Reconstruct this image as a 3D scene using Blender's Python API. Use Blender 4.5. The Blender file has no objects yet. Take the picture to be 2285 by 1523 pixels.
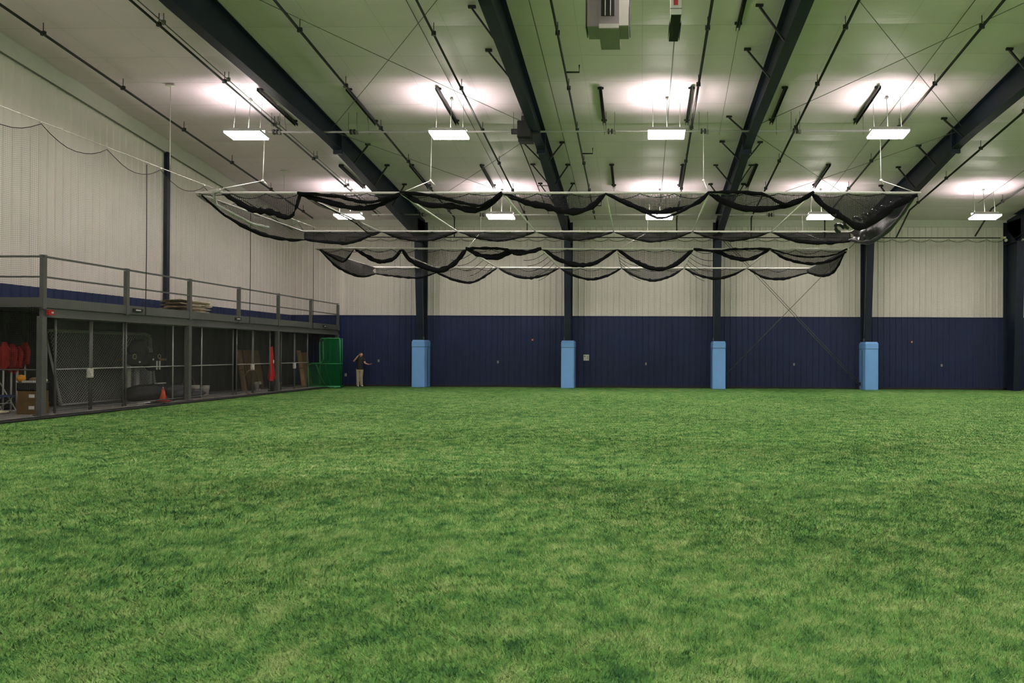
import bpy, math, random
import numpy as np
from mathutils import Vector, Matrix
random.seed(7)
S = bpy.context.scene
COL = S.collection
PI = math.pi

# ------------------------------------------------------------------ camera
F_PX, CX, CY = 1580.7, 1394.2, 779.7
yaw, pitch, roll, EYE = .0223, .005, .0049, 1.79
c_, s_ = math.cos(yaw), math.sin(yaw)
F0 = Vector((-s_, c_, 0)); R0 = Vector((c_, s_, 0)); UZ = Vector((0, 0, 1))
FW = F0*math.cos(pitch) + UZ*math.sin(pitch)
U0 = UZ*math.cos(pitch) - F0*math.sin(pitch)
RT = R0*math.cos(roll) + U0*math.sin(roll)
UP = U0*math.cos(roll) - R0*math.sin(roll)
cd = bpy.data.cameras.new('camera'); cam = bpy.data.objects.new('camera', cd); COL.objects.link(cam)
M = Matrix.Identity(4)
for i in range(3):
    M[i][0] = RT[i]; M[i][1] = UP[i]; M[i][2] = -FW[i]
M[2][3] = EYE
cam.matrix_world = M
cd.sensor_width = 36; cd.sensor_fit = 'HORIZONTAL'
cd.lens = F_PX/2285*36
cd.shift_x = -(CX-1142.5)/2285; cd.shift_y = (CY-761.5)/2285
cd.clip_end = 200
S.camera = cam

# building constants (metres)
WY = 37.0            # far wall
WX = -18.45          # left wall
RX = 34.3            # right wall
NY = -22.0           # near wall
EZ = 8.75; SL = 0.125
RIDGE = 2.0
BAY = 7.62
CXS = [-11.35 + BAY*i for i in range(4)] + [18.85]
def roof(y): return EZ + SL*(WY - y) if y >= RIDGE else EZ + SL*(WY-RIDGE) - SL*(RIDGE-y)

# ------------------------------------------------------------------ materials
def newmat(name):
    m = bpy.data.materials.new(name); m.use_nodes = True
    nt = m.node_tree; b = nt.nodes['Principled BSDF']
    return m, nt, b
def mat(name, col, rough=.6, metal=0, var=.08, scale=6, bump=0, bscale=60, spec=.5):
    m, nt, b = newmat(name)
    b.inputs['Roughness'].default_value = rough; b.inputs['Metallic'].default_value = metal
    b.inputs['Specular IOR Level'].default_value = spec
    tc = nt.nodes.new('ShaderNodeTexCoord')
    n = nt.nodes.new('ShaderNodeTexNoise'); n.inputs['Scale'].default_value = scale; n.inputs['Detail'].default_value = 4
    nt.links.new(tc.outputs['Object'], n.inputs['Vector'])
    r = nt.nodes.new('ShaderNodeValToRGB')
    r.color_ramp.elements[0].position = .3; r.color_ramp.elements[1].position = .7
    r.color_ramp.elements[0].color = (*[c*(1-var) for c in col], 1)
    r.color_ramp.elements[1].color = (*[min(1, c*(1+var)) for c in col], 1)
    nt.links.new(n.outputs['Fac'], r.inputs['Fac']); nt.links.new(r.outputs['Color'], b.inputs['Base Color'])
    if bump:
        n2 = nt.nodes.new('ShaderNodeTexNoise'); n2.inputs['Scale'].default_value = bscale; n2.inputs['Detail'].default_value = 3
        nt.links.new(tc.outputs['Object'], n2.inputs['Vector'])
        bp = nt.nodes.new('ShaderNodeBump'); bp.inputs['Strength'].default_value = bump; bp.inputs['Distance'].default_value = .02
        nt.links.new(n2.outputs['Fac'], bp.inputs['Height']); nt.links.new(bp.outputs['Normal'], b.inputs['Normal'])
    return m
def emit(name, col, st):
    m, nt, b = newmat(name)
    b.inputs['Base Color'].default_value = (*col, 1)
    b.inputs['Emission Color'].default_value = (*col, 1); b.inputs['Emission Strength'].default_value = st
    return m
def netmat(name, col, period, duty, diag=False, base=0.0, rough=.8, metal=0):
    """woven mesh: thread pattern in UV metres, holes are transparent"""
    m, nt, b = newmat(name)
    b.inputs['Base Color'].default_value = (*col, 1); b.inputs['Roughness'].default_value = rough
    b.inputs['Metallic'].default_value = metal; b.inputs['Specular IOR Level'].default_value = .08
    N = nt.nodes; L = nt.links
    uv = N.new('ShaderNodeUVMap'); sep = N.new('ShaderNodeSeparateXYZ'); L.new(uv.outputs['UV'], sep.inputs[0])
    def math_(op, a, bb=None):
        x = N.new('ShaderNodeMath'); x.operation = op
        for i, v in enumerate((a, bb)):
            if v is None: continue
            if isinstance(v, (int, float)): x.inputs[i].default_value = v
            else: L.new(v, x.inputs[i])
        return x.outputs[0]
    u, v = sep.outputs[0], sep.outputs[1]
    if diag: u, v = math_('ADD', u, v), math_('SUBTRACT', u, v)
    def line(c):
        f = math_('FRACT', math_('DIVIDE', c, period))
        return math_('LESS_THAN', f, duty)
    mk = math_('MAXIMUM', line(u), line(v))
    if base: mk = math_('MAXIMUM', mk, base)
    tr = N.new('ShaderNodeBsdfTransparent'); mx = N.new('ShaderNodeMixShader')
    L.new(mk, mx.inputs[0]); L.new(tr.outputs[0], mx.inputs[1]); L.new(b.outputs[0], mx.inputs[2])
    L.new(mx.outputs[0], N['Material Output'].inputs['Surface'])
    return m

LC = (1.0, .90, .86)
M_white = mat('wall_white_metal', (.88, .82, .77), .5, var=.03, scale=1.2)
M_navy = mat('wall_navy_metal', (.018, .031, .105), .55, var=.10, scale=1.5, spec=.25)
M_trimw = mat('white_trim_metal', (.72, .70, .65), .5, var=.03)
M_steelnavy = mat('navy_painted_steel', (.011, .017, .034), .5, var=.15, scale=3, spec=.3)
M_pad = mat('light_blue_vinyl', (.22, .47, .98), .5, var=.04, scale=3, bump=.1, bscale=20)
M_gray = mat('gray_painted_steel', (.115, .12, .11), .5, var=.08, scale=4)
M_grayd = mat('dark_gray_painted_steel', (.075, .08, .072), .55, var=.08, scale=4)
M_galv = mat('galvanised_steel', (.45, .44, .43), .45, .2, var=.1, scale=12)
M_galvw = mat('bright_galvanised_tube', (.80, .77, .74), .45, .08, var=.08, scale=10)
M_black = mat('black_painted_pipe', (.018, .018, .018), .5, var=.2)
M_dark = mat('black_steel_strut', (.012, .013, .012), .6, var=.2)
M_wire = mat('gray_conduit', (.16, .17, .14), .5, .3)
M_rope = mat('white_rope', (.72, .70, .64), .8)
M_blkrope = mat('black_rope', (.02, .02, .022), .8)
M_conc = mat('concrete_slab', (.22, .21, .19), .85, var=.18, scale=3, bump=.3)
M_rubber = mat('black_rubber_edge', (.02, .02, .022), .7)
M_deck = mat('deck_boards', (.08, .075, .07), .7, var=.15)
M_lamp = emit('fluorescent_diffuser', LC, 68)
M_lampup = emit('fluorescent_uplight_slot', LC, 270)
M_fixt = mat('white_enamel', (.7, .7, .68), .4, var=.02)
M_heater = mat('heater_gray_enamel', (.27, .23, .25), .5, var=.05)
M_heatlight = mat('heater_light_panel', (.60, .56, .53), .5, var=.03)
M_slot = mat('black_opening', (.012, .012, .012), .8)
M_red = mat('red_plastic', (.46, .008, .010), .4, var=.1)
M_redcloth = mat('red_cloth', (.34, .012, .010), .8, var=.2, bump=.3, bscale=30)
M_orange = mat('orange_plastic', (.85, .10, .03), .5, var=.06)
M_yellow = mat('yellow_rubber', (.75, .33, .02), .6, var=.1)
M_pvc = mat('white_pvc', (.55, .55, .50), .5, var=.05)
M_bucket = mat('white_bucket_plastic', (.85, .83, .76), .45, var=.03)
M_card = mat('brown_cardboard', (.16, .095, .03), .85, var=.1)
M_wood = mat('pale_wood_panel', (.30, .17, .065), .7, var=.2, scale=5)
M_tan = mat('tan_paper_bags', (.82, .66, .50), .85, var=.4, scale=9, bump=.6, bscale=12)
M_bluefab = mat('blue_vinyl_seat', (.05, .07, .22), .6)
M_blackbag = mat('black_nylon', (.014, .014, .015), .7, var=.2, bump=.5, bscale=14)
M_graybag = mat('gray_nylon', (.10, .10, .12), .7, var=.2, bump=.5, bscale=14)
M_paint = mat('white_print', (.75, .75, .72), .6, var=.02)
M_yprint = mat('faded_gold_print', (.42, .40, .22), .6, var=.05)
M_hoop = mat('brown_hoop', (.16, .10, .06), .7)
M_skin = mat('skin', (.62, .34, .24), .55, var=.04, scale=10)
M_shirt = mat('charcoal_shirt', (.016, .016, .018), .85, var=.2, bump=.3)
M_pants = mat('khaki_trousers', (.36, .31, .215), .85, var=.06, bump=.3)
M_shoe = mat('light_shoes', (.5, .47, .42), .7)
M_hair = mat('dark_short_hair', (.03, .02, .015), .7)
M_gframe = mat('green_painted_tube', (.025, .26, .09), .45, var=.08)
M_tape = mat('green_net_binding', (.01, .11, .035), .8)
M_netwhite = mat('goal_post_white', (.50, .52, .48), .5, var=.05)
M_face = mat('dark_eyes', (.02, .015, .012), .4)
M_lip = mat('lips', (.45, .16, .13), .5)

N_curt = netmat('perimeter_netting', (.075, .075, .07), .05, .065)
N_cage = netmat('black_cage_netting', (.03, .03, .033), .045, .27)
N_caged = netmat('black_cage_netting_doubled', (.03, .03, .034), .03, .42)
N_bund = netmat('black_cage_netting_gathered', (.008, .008, .010), .03, .50, base=.93)
N_band = netmat('black_cage_netting_folded', (.030, .028, .031), .03, .45, base=.72)
N_end = netmat('black_cage_netting_layered', (.022, .022, .028), .03, .42, base=.55)
N_vinyl = mat('black_vinyl_skirt', (.03, .028, .032), .28, var=.2, scale=5, bump=.8, bscale=7)
N_green = netmat('green_screen_netting', (.008, .115, .035), .045, .32, base=.25)
N_chain = netmat('chain_link_wire', (.11, .115, .11), .055, .10, diag=True, metal=.3)
N_goal = netmat('goal_netting', (.50, .52, .50), .11, .20, diag=True)

def turf_material():
    m, nt, b = newmat('artificial_turf')
    N = nt.nodes; L = nt.links
    b.inputs['Roughness'].default_value = .75; b.inputs['Specular IOR Level'].default_value = .18
    geo = N.new('ShaderNodeNewGeometry')
    flat = N.new('ShaderNodeVectorMath'); flat.operation = 'MULTIPLY'; flat.inputs[1].default_value = (1, 1, 0)
    L.new(geo.outputs['Position'], flat.inputs[0])
    def noise(sc, det, rough=.55):
        n = N.new('ShaderNodeTexNoise'); n.inputs['Scale'].default_value = sc
        n.inputs['Detail'].default_value = det; n.inputs['Roughness'].default_value = rough
        L.new(flat.outputs[0], n.inputs['Vector']); return n.outputs['Fac']
    def mp(v, a, bb, c, d):
        x = N.new('ShaderNodeMapRange'); x.inputs[1].default_value = a; x.inputs[2].default_value = bb
        x.inputs[3].default_value = c; x.inputs[4].default_value = d; L.new(v, x.inputs[0]); return x.outputs[0]
    def ad(a, bb):
        x = N.new('ShaderNodeMath'); x.operation = 'ADD'; L.new(a, x.inputs[0]); L.new(bb, x.inputs[1]); return x.outputs[0]
    t = ad(mp(noise(.22, 2), .3, .7, -.12, .12), mp(noise(2.1, 7, .70), .3, .7, -.42, .42))
    t = ad(t, mp(noise(5.0, 8, .72), .32, .68, -.42, .42))
    at = N.new('ShaderNodeAttribute'); at.attribute_name = 'tone'
    t = ad(t, at.outputs['Fac'])
    r = N.new('ShaderNodeValToRGB'); e = r.color_ramp.elements
    e[0].position = 0; e[0].color = (.034, .155, .042, 1)
    e[1].position = 1; e[1].color = (.420, .600, .210, 1)
    k = e.new(.5); k.color = (.160, .395, .082, 1)
    L.new(t, r.inputs['Fac']); L.new(r.outputs['Color'], b.inputs['Base Color'])
    bp = N.new('ShaderNodeBump'); bp.inputs['Strength'].default_value = .7; bp.inputs['Distance'].default_value = .03
    L.new(noise(38, 6, .8), bp.inputs['Height'])
    mixn = N.new('ShaderNodeVectorMath'); mixn.operation = 'MULTIPLY_ADD'   # soft pile: shading normal leans towards up
    mixn.inputs[1].default_value = (.45, .45, .45); mixn.inputs[2].default_value = (0, 0, 1)
    L.new(bp.outputs['Normal'], mixn.inputs[0])
    nn = N.new('ShaderNodeVectorMath'); nn.operation = 'NORMALIZE'; L.new(mixn.outputs[0], nn.inputs[0]); L.new(nn.outputs[0], b.inputs['Normal'])
    return m
M_turf = turf_material()

# ------------------------------------------------------------------ mesh builder
class MB:
    def __init__(s): s.v = []; s.f = []; s.m = []; s.uv = {}; s.sm = []
    def add(s, vs, fs, mi=0, smooth=False, uvs=None):
        o = len(s.v); s.v += [tuple(v) for v in vs]
        for k, f in enumerate(fs):
            if uvs: s.uv[len(s.f)] = uvs[k]
            s.f.append([o+i for i in f]); s.m.append(mi); s.sm.append(smooth)
        return s
    def box(s, x0, x1, y0, y1, z0, z1, mi=0):
        return s.add([(x0,y0,z0),(x1,y0,z0),(x1,y1,z0),(x0,y1,z0),(x0,y0,z1),(x1,y0,z1),(x1,y1,z1),(x0,y1,z1)],
                     [(0,3,2,1),(4,5,6,7),(0,1,5,4),(1,2,6,5),(2,3,7,6),(3,0,4,7)], mi)
    def cbox(s, c, d, mi=0): return s.box(c[0]-d[0]/2, c[0]+d[0]/2, c[1]-d[1]/2, c[1]+d[1]/2, c[2]-d[2]/2, c[2]+d[2]/2, mi)
    def tube(s, pts, r, n=8, mi=0, rad=None, closed=False, flat=None):
        pts = [Vector(p) for p in pts]; rings = []
        for i, p in enumerate(pts):
            if closed: t = pts[(i+1) % len(pts)] - pts[i-1]
            else: t = pts[min(i+1, len(pts)-1)] - pts[max(i-1, 0)]
            t.normalize()
            ref = UZ if abs(t.z) < .93 else Vector((1, 0, 0))
            a = t.cross(ref).normalized(); b = a.cross(t).normalized()
            rr = rad[i] if rad else r
            fl = flat if flat else 1
            rings.append([p + (a*math.cos(2*PI*k/n)*fl + b*math.sin(2*PI*k/n))*rr for k in range(n)])
        vs = [v for rg in rings for v in rg]; fs = []
        m = len(rings)
        for i in range(m if closed else m-1):
            for k in range(n):
                j = (i+1) % m
                fs.append((i*n+k, i*n+(k+1) % n, j*n+(k+1) % n, j*n+k))
        if not closed: fs += [tuple(range(n))[::-1], tuple((m-1)*n+k for k in range(n))]
        L = [0]
        for i in range(1, m): L.append(L[-1] + (pts[i]-pts[i-1]).length)
        uvs = []
        for f in fs:
            uvs.append([(L[min(q//n, m-1)], (q % n)*2*PI*(rad[q//n] if rad else r)/n) for q in f])
        return s.add(vs, fs, mi, True, uvs)
    def bar(s, p0, p1, w, h, mi=0):
        p0 = Vector(p0); p1 = Vector(p1); t = (p1-p0).normalized()
        ref = UZ if abs(t.z) < .93 else Vector((0, 1, 0))
        a = t.cross(ref).normalized()*w/2; b = a.cross(t).normalized()*h/2
        vs = [p0-a-b, p0+a-b, p0+a+b, p0-a+b, p1-a-b, p1+a-b, p1+a+b, p1-a+b]
        return s.add(vs, [(0,1,2,3),(4,7,6,5),(0,4,5,1),(1,5,6,2),(2,6,7,3),(3,7,4,0)], mi)
    def lathe(s, prof, c=(0,0,0), n=20, mi=0):
        vs = []; m = len(prof)
        for r, z in prof:
            vs += [(c[0]+r*math.cos(2*PI*k/n), c[1]+r*math.sin(2*PI*k/n), c[2]+z) for k in range(n)]
        fs = [(i*n+k, i*n+(k+1) % n, (i+1)*n+(k+1) % n, (i+1)*n+k) for i in range(m-1) for k in range(n)]
        fs += [tuple(range(n))[::-1], tuple((m-1)*n+k for k in range(n))]
        return s.add(vs, fs, mi, True)
    def ball(s, c, r, n=14, mi=0, sc=(1,1,1)):
        vs = []; m = n//2+1
        for i in range(m):
            a = PI*i/(m-1)
            vs += [(c[0]+sc[0]*r*math.sin(a)*math.cos(2*PI*k/n), c[1]+sc[1]*r*math.sin(a)*math.sin(2*PI*k/n), c[2]+sc[2]*r*math.cos(a)) for k in range(n)]
        return s.add(vs, [(i*n+k, (i+1)*n+k, (i+1)*n+(k+1) % n, i*n+(k+1) % n) for i in range(m-1) for k in range(n)], mi, True)
    def prism(s, poly, axis, a, b, mi=0):
        """poly in the two other axes; extruded along axis from a to b"""
        def P(p, t):
            return {'x': (t, p[0], p[1]), 'y': (p[0], t, p[1]), 'z': (p[0], p[1], t)}[axis]
        n = len(poly); vs = [P(p, a) for p in poly] + [P(p, b) for p in poly]
        return s.add(vs, [tuple(range(n))[::-1], tuple(range(n, 2*n))] + [(i, (i+1) % n, n+(i+1) % n, n+i) for i in range(n)], mi)
    def grid(s, fn, nu, nv, mi=0, uvfn=None, smooth=True):
        vs = [fn(i/nu, j/nv) for i in range(nu+1) for j in range(nv+1)]
        fs = []; uvs = []
        for i in range(nu):
            for j in range(nv):
                f = (i*(nv+1)+j, (i+1)*(nv+1)+j, (i+1)*(nv+1)+j+1, i*(nv+1)+j+1); fs.append(f)
                if uvfn: uvs.append([uvfn((q//(nv+1))/nu, (q % (nv+1))/nv) for q in f])
        return s.add(vs, fs, mi, smooth, uvs or None)
    def build(s, name, mats, parent=None, loc=(0, 0, 0)):
        me = bpy.data.meshes.new(name)
        lx = Vector(loc)
        vs = s.v if loc == (0, 0, 0) else [tuple(Vector(v)-lx) for v in s.v]
        me.from_pydata(vs, [], s.f)
        for m in (mats if isinstance(mats, (list, tuple)) else [mats]): me.materials.append(m)
        me.polygons.foreach_set('material_index', s.m)
        me.polygons.foreach_set('use_smooth', s.sm)
        if s.uv:
            ul = me.uv_layers.new(name='UVMap')
            for p in me.polygons:
                if p.index in s.uv:
                    for k, li in enumerate(p.loop_indices): ul.data[li].uv = s.uv[p.index][k]
        me.update()
        o = bpy.data.objects.new(name, me); COL.objects.link(o)
        if parent:
            o.parent = parent
            o.location = lx - parent.location if loc != (0, 0, 0) else -Vector(parent.location) if parent.type == 'EMPTY' and parent.parent is None and parent.location.length else lx
        else: o.location = lx
        return o

def tag(o, label=None, cat=None, group=None, kind=None):
    if label: o['label'] = label
    if cat: o['category'] = cat
    if group: o['group'] = group
    if kind: o['kind'] = kind
    return o
def thing(name, label, cat, loc=(0, 0, 0), group=None):
    o = bpy.data.objects.new(name, None); COL.objects.link(o); o.location = loc; o.empty_display_size = .2
    return tag(o, label, cat, group)
def copy_tree(o, parent=None):
    c = o.copy(); COL.objects.link(c); c.parent = parent
    for ch in list(o.children): copy_tree(ch, c)
    return c
# local builders are made around a thing placed at the origin, then moved with this
def place(o, loc, rz=0):
    o.location = loc; o.rotation_euler[2] = rz; return o

# ------------------------------------------------------------------ room shell
def ribbed(axis, fixed, a, b, z0fn, z1fn, sgn, period, depth, mi, mb, base=0.0):
    """ribbed metal cladding: flat pan with trapezoid ribs standing towards the room"""
    t = a
    prof = []
    while t < b:
        for du, dd in ((0, 0), (period-.085, 0), (period-.06, depth), (period-.025, depth)):
            if t+du <= b: prof.append((t+du, dd))
        t += period
    prof.append((b, 0))
    vs = []; fs = []
    for i, (u, d) in enumerate(prof):
        w = fixed + sgn*(d+base)
        for z in (z0fn(u), z1fn(u)):
            vs.append((u, w, z) if axis == 'x' else (w, u, z))
    for i in range(len(prof)-1): fs.append((2*i, 2*i+2, 2*i+3, 2*i+1))
    mb.add(vs, fs, mi)
BZ = 3.72
w = MB()
ribbed('x', WY, WX, RX, lambda u: BZ, lambda u: EZ-.35, -1, .305, .035, 0, w)
ribbed('x', WY, WX, RX, lambda u: 0, lambda u: BZ, -1, .305, .035, 1, w, .01)
w.box(WX, RX, WY-.05, WY+.05, BZ-.015, BZ+.005, 1)
w.box(WX, RX, WY+.06, WY+.2, 0, EZ+.1, 0)
tag(w.build('wall_far', [M_white, M_navy]), kind='structure')
w = MB(); w.box(WX, RX, WY-.09, WY+.1, EZ-.36, EZ+.02, 0)
tag(w.build('trim_1', M_trimw), kind='structure')
w = MB()
ribbed('y', WX, NY, WY, lambda u: BZ, lambda u: roof(u)-.55, 1, .305, .035, 0, w)
ribbed('y', WX, NY, WY, lambda u: 0, lambda u: BZ, 1, .305, .035, 1, w, .01)
w.prism([(NY, 0), (WY, 0), (WY, roof(WY)), (RIDGE, roof(RIDGE)), (NY, roof(NY))], 'x', WX-.25, WX-.02, 0)
tag(w.build('wall_left', [M_white, M_navy]), kind='structure')
w = MB(); w.prism([(RIDGE, roof(RIDGE)-.56), (WY, roof(WY)-.56), (WY, roof(WY)+.02), (RIDGE, roof(RIDGE)+.02)], 'x', WX-.02, WX+.07)
w.prism([(NY, roof(NY)-.56), (RIDGE, roof(RIDGE)-.56), (RIDGE, roof(RIDGE)+.02), (NY, roof(NY)+.02)], 'x', WX-.02, WX+.07)
w.bar((WX+.085, RIDGE, roof(RIDGE)-.57), (WX+.085, WY-.1, roof(WY-.1)-.57), .04, .035, 1)
tag(w.build('trim_2', [M_trimw, M_wire]), kind='structure')
w = MB(); w.box(RX, RX+.2, NY, WY, BZ, 13.3, 0); w.box(RX-.02, RX+.18, NY, WY, 0, BZ, 1)
tag(w.build('wall_right', [M_white, M_navy]), kind='structure')
w = MB(); w.box(WX, RX, NY-.2, NY, BZ, roof(NY)+.1, 0); w.box(WX, RX, NY-.18, NY+.02, 0, BZ, 1)
tag(w.build('wall_near', [M_white, M_navy]), kind='structure')

# ceiling: white vinyl faced insulation sagging between hidden purlins
M_ceil, nt, b = newmat('vinyl_faced_insulation')
b.inputs['Roughness'].default_value = .38
tc = nt.nodes.new('ShaderNodeTexCoord'); mpg = nt.nodes.new('ShaderNodeMapping'); mpg.inputs['Scale'].default_value = (.5, 1.6, 1)
nt.links.new(tc.outputs['Object'], mpg.inputs[0])
n1 = nt.nodes.new('ShaderNodeTexNoise'); n1.inputs['Scale'].default_value = 1.6; n1.inputs['Detail'].default_value = 5
nt.links.new(mpg.outputs[0], n1.inputs['Vector'])
rp = nt.nodes.new('ShaderNodeValToRGB'); rp.color_ramp.elements[0].color = (.76, .635, .70, 1); rp.color_ramp.elements[1].color = (.84, .70, .77, 1)
nt.links.new(n1.outputs['Fac'], rp.inputs['Fac'])
sx = nt.nodes.new('ShaderNodeSeparateXYZ'); nt.links.new(tc.outputs['Object'], sx.inputs[0])
def mth(op, a_, b__=None):
    q = nt.nodes.new('ShaderNodeMath'); q.operation = op
    for i_, v_ in enumerate((a_, b__)):
        if v_ is None: continue
        if isinstance(v_, (int, float)): q.inputs[i_].default_value = v_
        else: nt.links.new(v_, q.inputs[i_])
    return q.outputs[0]
s1 = mth('LESS_THAN', mth('FRACT', mth('DIVIDE', mth('ADD', sx.outputs[1], -37.975+.0), 1.525)), .016)
s2 = mth('LESS_THAN', mth('FRACT', mth('DIVIDE', sx.outputs[0], 1.83)), .010)
sm = mth('MULTIPLY', mth('MAXIMUM', s1, s2), mth('MULTIPLY', n1.outputs['Fac'], .5))
mxx = nt.nodes.new('ShaderNodeMix'); mxx.data_type = 'RGBA'; mxx.inputs['B'].default_value = (.22, .21, .19, 1)
nt.links.new(sm, mxx.inputs['Factor']); nt.links.new(rp.outputs['Color'], mxx.inputs['A']); nt.links.new(mxx.outputs['Result'], b.inputs['Base Color'])
bp = nt.nodes.new('ShaderNodeBump'); bp.inputs['Strength'].default_value = .25; bp.inputs['Distance'].default_value = .08
nt.links.new(n1.outputs['Fac'], bp.inputs['Height']); nt.links.new(bp.outputs['Normal'], b.inputs['Normal'])
w = MB(); P = 1.525; nseg = 5
ys = [WY + .975 - P*i/nseg for i in range(int((WY-NY)/P*nseg)+4)]
xs = [WX + (RX-WX)*i/56 for i in range(57)]
vs = []; rr = random.Random(3)
bag = {}
for i, y in enumerate(ys):
    t = (i % nseg)/nseg; cell = i//nseg
    for j, x in enumerate(xs):
        k = (cell, j//4)
        if k not in bag: bag[k] = rr.uniform(.02, .05)
        sag = bag[k]*math.sin(PI*t)**.8 if t else 0
        # vertical seams of the insulation rolls every ~1.9 m run up the slope
        vs.append((x, y, roof(y) - sag + (.012 if j % 2 == 0 else 0)))
nx = len(xs)
w.add(vs, [(i*nx+j, i*nx+j+1, (i+1)*nx+j+1, (i+1)*nx+j) for i in range(len(ys)-1) for j in range(nx-1)], 0)
tag(w.build('ceiling', M_ceil), kind='structure')
w = MB(); w.prism([(NY-.2, roof(NY)+.12), (RIDGE, roof(RIDGE)+.12), (WY+.2, roof(WY)+.12), (WY+.2, roof(WY)+.3), (RIDGE, roof(RIDGE)+.3), (NY-.2, roof(NY)+.3)], 'x', WX-.3, RX+.3)
tag(w.build('ceiling', M_trimw), kind='structure')

# turf floor with real blades where the camera is close
TX = -15.62
mbf = MB()
mbf.box(TX, RX, NY, WY, -.05, 0)
floor = mbf.build('floor', M_turf)
def add_blades(o):
    rng = np.random.default_rng(11)
    V = []; T = []
    def strip(y0, y1, dens, bw, bh, fade=False):
        xa = (-1400*y1/F_PX - .6); xb = (880*y1/F_PX + .6)
        xa = max(xa, TX+.02)
        n = int((xb-xa)*(y1-y0)*dens)
        x = rng.uniform(xa, xb, n); y = rng.uniform(y0, y1, n)
        # cut the corners never seen
        k = (x > -1440*(y+.5)/F_PX-.3) & (x < 900*(y+.5)/F_PX+.3)
        if fade: k &= rng.uniform(0, 1, n) > (y-y0)/(y1-y0)
        x, y = x[k], y[k]; n = len(x)
        a = rng.uniform(0, 2*PI, n); lean = rng.normal(0, .6, (n, 2))
        swirl = np.stack([np.sin(x*.9+1.3*np.sin(y*.7)), np.cos(y*1.1+1.7*np.sin(x*.6))], 1)*.22
        h = bh*rng.uniform(.6, 1.15, n)
        w_ = bw*rng.uniform(.6, 1.3, n)
        dx, dy = np.cos(a)*w_/2, np.sin(a)*w_/2
        z0 = np.zeros(n)
        v = np.empty((n, 3, 3))
        v[:, 0] = np.stack([x-dx, y-dy, z0], 1); v[:, 1] = np.stack([x+dx, y+dy, z0], 1)
        v[:, 2] = np.stack([x+(lean[:, 0]+swirl[:, 0])*h, y+(lean[:, 1]+swirl[:, 1])*h, h*.8], 1)
        V.append(v.reshape(-1, 3)); T.append(np.repeat(rng.normal(.06, .22, n), 3))
    strip(3.0, 5.0, 9000, .0055, .036)
    strip(5.0, 7.0, 6500, .007, .036)
    strip(7.0, 10.0, 3600, .010, .036)
    strip(10.0, 14.0, 1500, .014, .033)
    strip(14.0, 32.0, 800, .020, .030, True)
    V = np.concatenate(V); T = np.concatenate(T)
    me = o.data
    base = np.array([v.co[:] for v in me.vertices]); nb = len(base)
    bf = [list(p.vertices) for p in me.polygons]
    nt_ = len(V)//3
    me2 = bpy.data.meshes.new('floor')
    me2.vertices.add(nb+len(V)); me2.vertices.foreach_set('co', np.concatenate([base, V]).ravel())
    loops = np.concatenate([np.array(bf).ravel(), np.arange(len(V))+nb]).astype(np.int32)
    me2.loops.add(len(loops)); me2.loops.foreach_set('vertex_index', loops)
    starts = np.concatenate([np.arange(len(bf))*4, len(bf)*4+np.arange(nt_)*3]).astype(np.int32)
    me2.polygons.add(len(starts)); me2.polygons.foreach_set('loop_start', starts)
    me2.update(calc_edges=True)
    at = me2.attributes.new('tone', 'FLOAT', 'POINT')
    at.data.foreach_set('value', np.concatenate([np.full(nb, .5), .5+T]).astype(np.float32))
    me2.materials.append(M_turf)
    o.data = me2
add_blades(floor)
tag(floor, kind='structure')
w = MB(); w.box(WX, TX, NY, WY, -.05, .06)
tag(w.build('floor', M_conc), kind='structure')
w = MB(); w.bar((TX+.02, NY, .035), (TX+.02, WY-.1, .035), .12, .07)
tag(w.build('trim_3', M_rubber), kind='structure')
w = MB(); w.box(TX, RX, WY-.12, WY-.05, 0, .09)
tag(w.build('baseboard_far', M_rubber), kind='structure')
# left wall steel column strip (gable end post)
def thing_box(name, label, cat, mb, m, loc, **k):
    o = mb.build(name, m, None, loc); return tag(o, label, cat, **k)
w = MB(); w.box(WX+.03, WX+.16, 26.90, 27.08, 0, roof(26.7)-.56)
tag(w.build('endwall_column', M_steelnavy, None, (WX+.14, 26.7, 0)), 'slim navy steel post standing against the white left wall behind the guard rail', 'column')

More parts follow.
